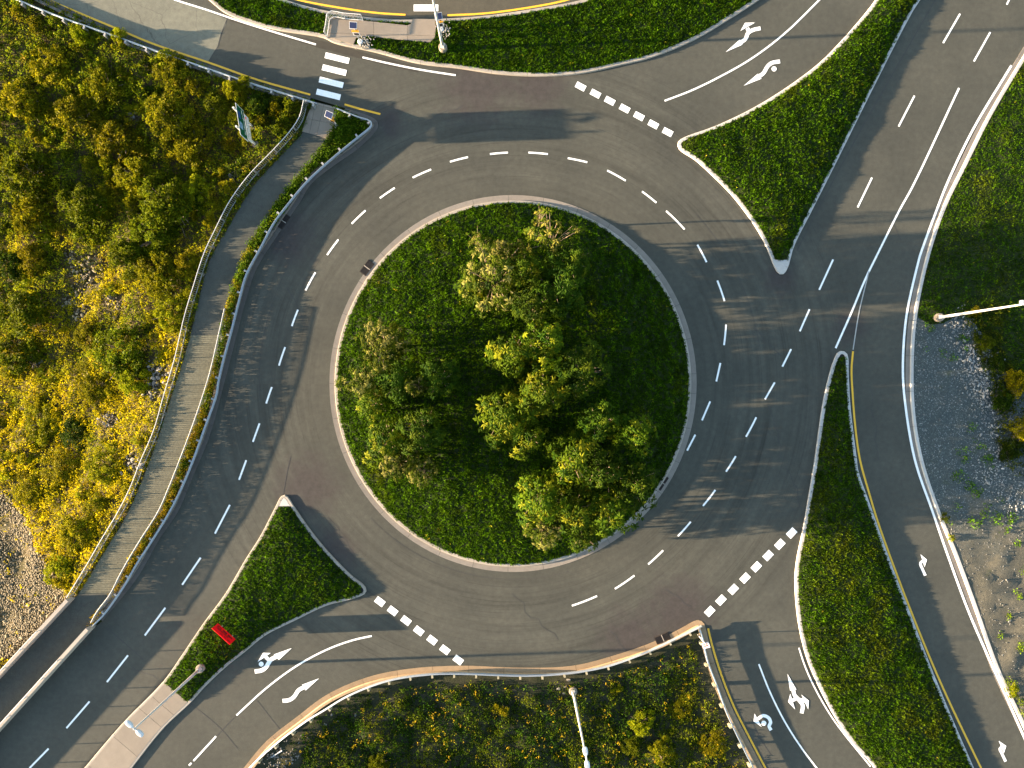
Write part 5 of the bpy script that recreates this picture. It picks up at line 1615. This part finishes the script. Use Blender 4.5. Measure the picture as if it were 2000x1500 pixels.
def tree_proto(k, pal, n_ros, L, droop, nl=8, sparse=False):
    """crown of unit radius on a trunk one unit tall (scaled per tree)"""
    r = np.random.default_rng(900 + k)
    V, Cc = [], []
    br = MB()
    lobes = [(r.normal(0, 0.12), r.normal(0, 0.12), 0.46, 1.0)] + [(q * math.cos(a), q * math.sin(a), r.uniform(0.22, 0.42), r.uniform(0.62, 0.98)) for a, q in zip(np.linspace(0, 2 * math.pi, 7)[:6] + r.uniform(0, 6) + r.normal(0, 0.25, 6), r.uniform(0.45, 0.82, 6))]
    pts = []
    tries = 0
    while len(pts) < n_ros and tries < 6000:
        tries += 1
        lx, ly, lr, lz = lobes[0 if r.random() < 0.25 else r.integers(len(lobes))]
        a = r.uniform(0, 6.28); q = math.sqrt(r.random())
        p = np.array([lx + lr * q * math.cos(a), ly + lr * q * math.sin(a), lz - 0.34 * q * q * lr / 0.5 + r.normal(0, 0.065)]) * np.array([1, 1, 1])
        p[:2] += r.normal(0, 0.07, 2)
        if not sparse and r.random() < 0.30:      # leafy flanks down towards the ground
            p[:2] *= 1.05; p[2] -= r.uniform(0.18, 0.55)
        if all(np.linalg.norm((p - o) * np.array([1, 1, 1.6])) > (0.18 if sparse else 0.095 if L < 0.15 else 0.12) for o in pts): pts.append(p)
    if not sparse:
        for _ in range(46):
            a = r.uniform(0, 6.28); q = math.sqrt(r.random()) * 0.88
            top = max((l[3] - 0.3 for l in lobes if math.hypot(q * math.cos(a) - l[0], q * math.sin(a) - l[1]) < l[2]), default=0.28)
            pts.append(np.array([q * math.cos(a), q * math.sin(a), r.uniform(0.16, max(top, 0.2))]))
    for i, p in enumerate(pts):
        Q, ids = rosette(r, L * r.uniform(0.75, 1.2), nl, droop)
        out = np.array([p[0], p[1], 0.0]); q = min(np.linalg.norm(out), 1.0)
        ax = unit(np.array([[-p[1], p[0], 0.0]]))[0] if q > 0.05 else np.array([1.0, 0, 0])
        R = np.array(Matrix.Rotation(q * 0.7 + r.normal(0, 0.18), 3, Vector(ax)))
        Q = (Q @ R.T) * np.array([1, 1, 0.5]) + p
        V.append(Q.reshape(-1, 3)); n = nl
        t = r.beta(1.6, 1.6); tt = np.clip(t + r.normal(0, 0.16, n), 0, 1)[:, None]
        col = np.array(pal[0]) * (1 - tt) + np.array(pal[1]) * tt
        if r.random() < pal[3]: col = col * 0.45 + np.array(pal[2]) * 0.55
        Cc.append(np.repeat(col[ids], 4, 0))
        if (i % 5 == 0 and i < n_ros) or sparse:
            b0 = np.array([p[0] * 0.12, p[1] * 0.12, 0.30]); m1 = np.array([p[0] * 0.55, p[1] * 0.55, 0.30 + (p[2] - 0.30) * 0.55]) + r.normal(0, 0.03, 3)
            br.tube([b0, m1, p - np.array([0, 0, 0.02])], [0.016, 0.010, 0.004], 5, False)
    V = np.vstack(V)
    trunk = MB().tube([(0, 0, -0.06), (0.01, 0.0, 0.1), (0.03, 0.02, 0.24), (0.0, 0.03, 0.42), (-0.02, 0.0, 0.60)], [0.050, 0.036, 0.032, 0.024, 0.012], 8)
    return fast_mesh("crown", V, quads(len(V) // 4), M['tree_leaf'], np.vstack(Cc)), trunk.mesh("trunk", M['bark'], smooth=True), br.mesh("branches", M['twig'])

TP = {
 'sumac': [tree_proto(i, ((0.009, 0.026, 0.001), (0.043, 0.066, 0.0015), (0.14, 0.14, 0.006), 0.20), 118, 0.215, 0.34, 8) for i in range(4)],
 'tan': [tree_proto(10 + i, ((0.008, 0.018, 0.001), (0.040, 0.052, 0.0015), (0.17, 0.155, 0.04), 0.22), 165, 0.160, 0.50, 7) for i in range(3)],
 'deep': [tree_proto(20 + i, ((0.006, 0.018, 0.001), (0.025, 0.045, 0.0015), (0.06, 0.075, 0.003), 0.12), 115, 0.21, 0.36, 8) for i in range(3)],
 'thin': [tree_proto(30 + i, ((0.020, 0.040, 0.002), (0.055, 0.072, 0.003), (0.15, 0.13, 0.025), 0.40), 30, 0.21, 0.38, 7, True) for i in range(2)],
}
GT = "trees of the central island"
TREES = [
 (962, 545, 72, 5.6, 'tan', "brownish yellow tree at the northern side of the island, largest of the northern group"),
 (988, 500, 42, 5.0, 'tan', "smaller brownish tree behind the largest northern one, toward the ring road"),
 (922, 562, 34, 3.0, 'sumac', "low bright green bush at the western foot of the northern group"),
 (1082, 462, 54, 6.2, 'thin', "open branched tree with bare pale limbs at the top of the island"),
 (1056, 420, 20, 4.5, 'thin', "thin leafy sprig nearest the northern kerb of the island"),
 (932, 470, 26, 4.2, 'thin', "thin sprig with pale leaves on the northwestern side of the northern group"),
 (1092, 558, 60, 5.2, 'deep', "dark green tree on the eastern side of the northern group"),
 (1112, 505, 46, 5.4, 'deep', "dark tree behind the open branched one, facing the eastern kerb"),
 (1020, 528, 44, 5.0, 'sumac', "green tree filling the middle of the northern group"),
 (1040, 595, 44, 4.4, 'deep', "dark lower tree between the northern group and the central trees"),
 (742, 672, 58, 5.2, 'tan', "rounded tree with small pale tipped leaves at the western edge of the island"),
 (706, 745, 46, 4.6, 'tan', "pale leaved tree nearest the western kerb of the island"),
 (722, 790, 38, 3.6, 'sumac', "green tree just below the pale leaved western ones"),
 (775, 745, 46, 4.2, 'deep', "dark tree in the hollow of the western group"),
 (812, 752, 22, 4.6, 'tan', "small golden topped tree in the middle of the western group"),
 (862, 740, 42, 3.6, 'deep', "deep green low tree on the eastern side of the western group"),
 (752, 862, 50, 4.2, 'sumac', "yellow green tree in the lower part of the western group"),
 (822, 842, 50, 4.0, 'deep', "shaded tree on the inner side of the lower western group"),
 (775, 905, 42, 4.4, 'tan', "tan tinted tree at the lower end of the western group"),
 (822, 918, 34, 3.4, 'tan', "southernmost tree of the western group, with yellowish leaves"),
 (1000, 692, 50, 5.8, 'sumac', "tree with bright leaf tips at the top of the central clump"),
 (1062, 668, 50, 6.2, 'sumac', "tall tree at the head of the central clump beside the northern group"),
 (1136, 722, 58, 5.0, 'deep', "wide dark tree on the eastern side of the central clump"),
 (985, 810, 60, 5.4, 'sumac', "broad yellow green tree at the western side of the central clump"),
 (1058, 772, 54, 5.8, 'sumac', "tree with star shaped leaf whorls in the middle of the central clump"),
 (1030, 852, 42, 4.6, 'sumac', "low tree at the southern tip of the central clump"),
 (1168, 822, 42, 5.4, 'deep', "dark tree with bare forked limbs at the top of the southeastern group"),
 (1238, 850, 46, 5.2, 'sumac', "lime tipped tree on the eastern side of the southeastern group"),
 (1118, 892, 54, 5.8, 'sumac', "tall feathery tree in the middle of the southeastern group"),
 (1172, 920, 50, 5.4, 'deep', "feathery tree just east of the tall one in the southeastern group"),
 (1056, 975, 56, 5.0, 'sumac', "sunlit yellow green tree on the western flank of the southeastern group"),
 (1062, 1040, 44, 3.8, 'tan', "pale tan tree nearest the southern kerb of the island"),
 (1128, 1000, 52, 4.8, 'sumac', "green tree in the lower middle of the southeastern group"),
 (1196, 1008, 54, 5.0, 'sumac', "spiky leaved tree overhanging the southeastern kerb"),
 (1242, 952, 48, 5.0, 'deep', "spiky dark tree overhanging the island storm drain"),
 (1140, 1052, 34, 3.4, 'deep', "small dark tree close to the pale southern kerb of the island"),
]
for (px, py, rp, h, kind, lab) in TREES:
    h *= 1.35
    x, y, _ = W(px, py, h * 0.8)
    z = float(R_isle.z(np.array([[x, y]]))[0])
    root = empty("tree", (x, y, z), lab, "tree", GT)
    cr, tk, bm_ = random.choice(TP[kind])
    R = rp * PXM * 0.90
    rz = random.uniform(0, 6.28)
    for nm, me in (("crown", cr), ("trunk", tk), ("branches", bm_)):
        o = put(nm, me, root)
        o.rotation_euler = (0, 0, rz)
        o.scale = (R, R, h) if nm != "trunk" else (max(R, 2.0), max(R, 2.0), h)
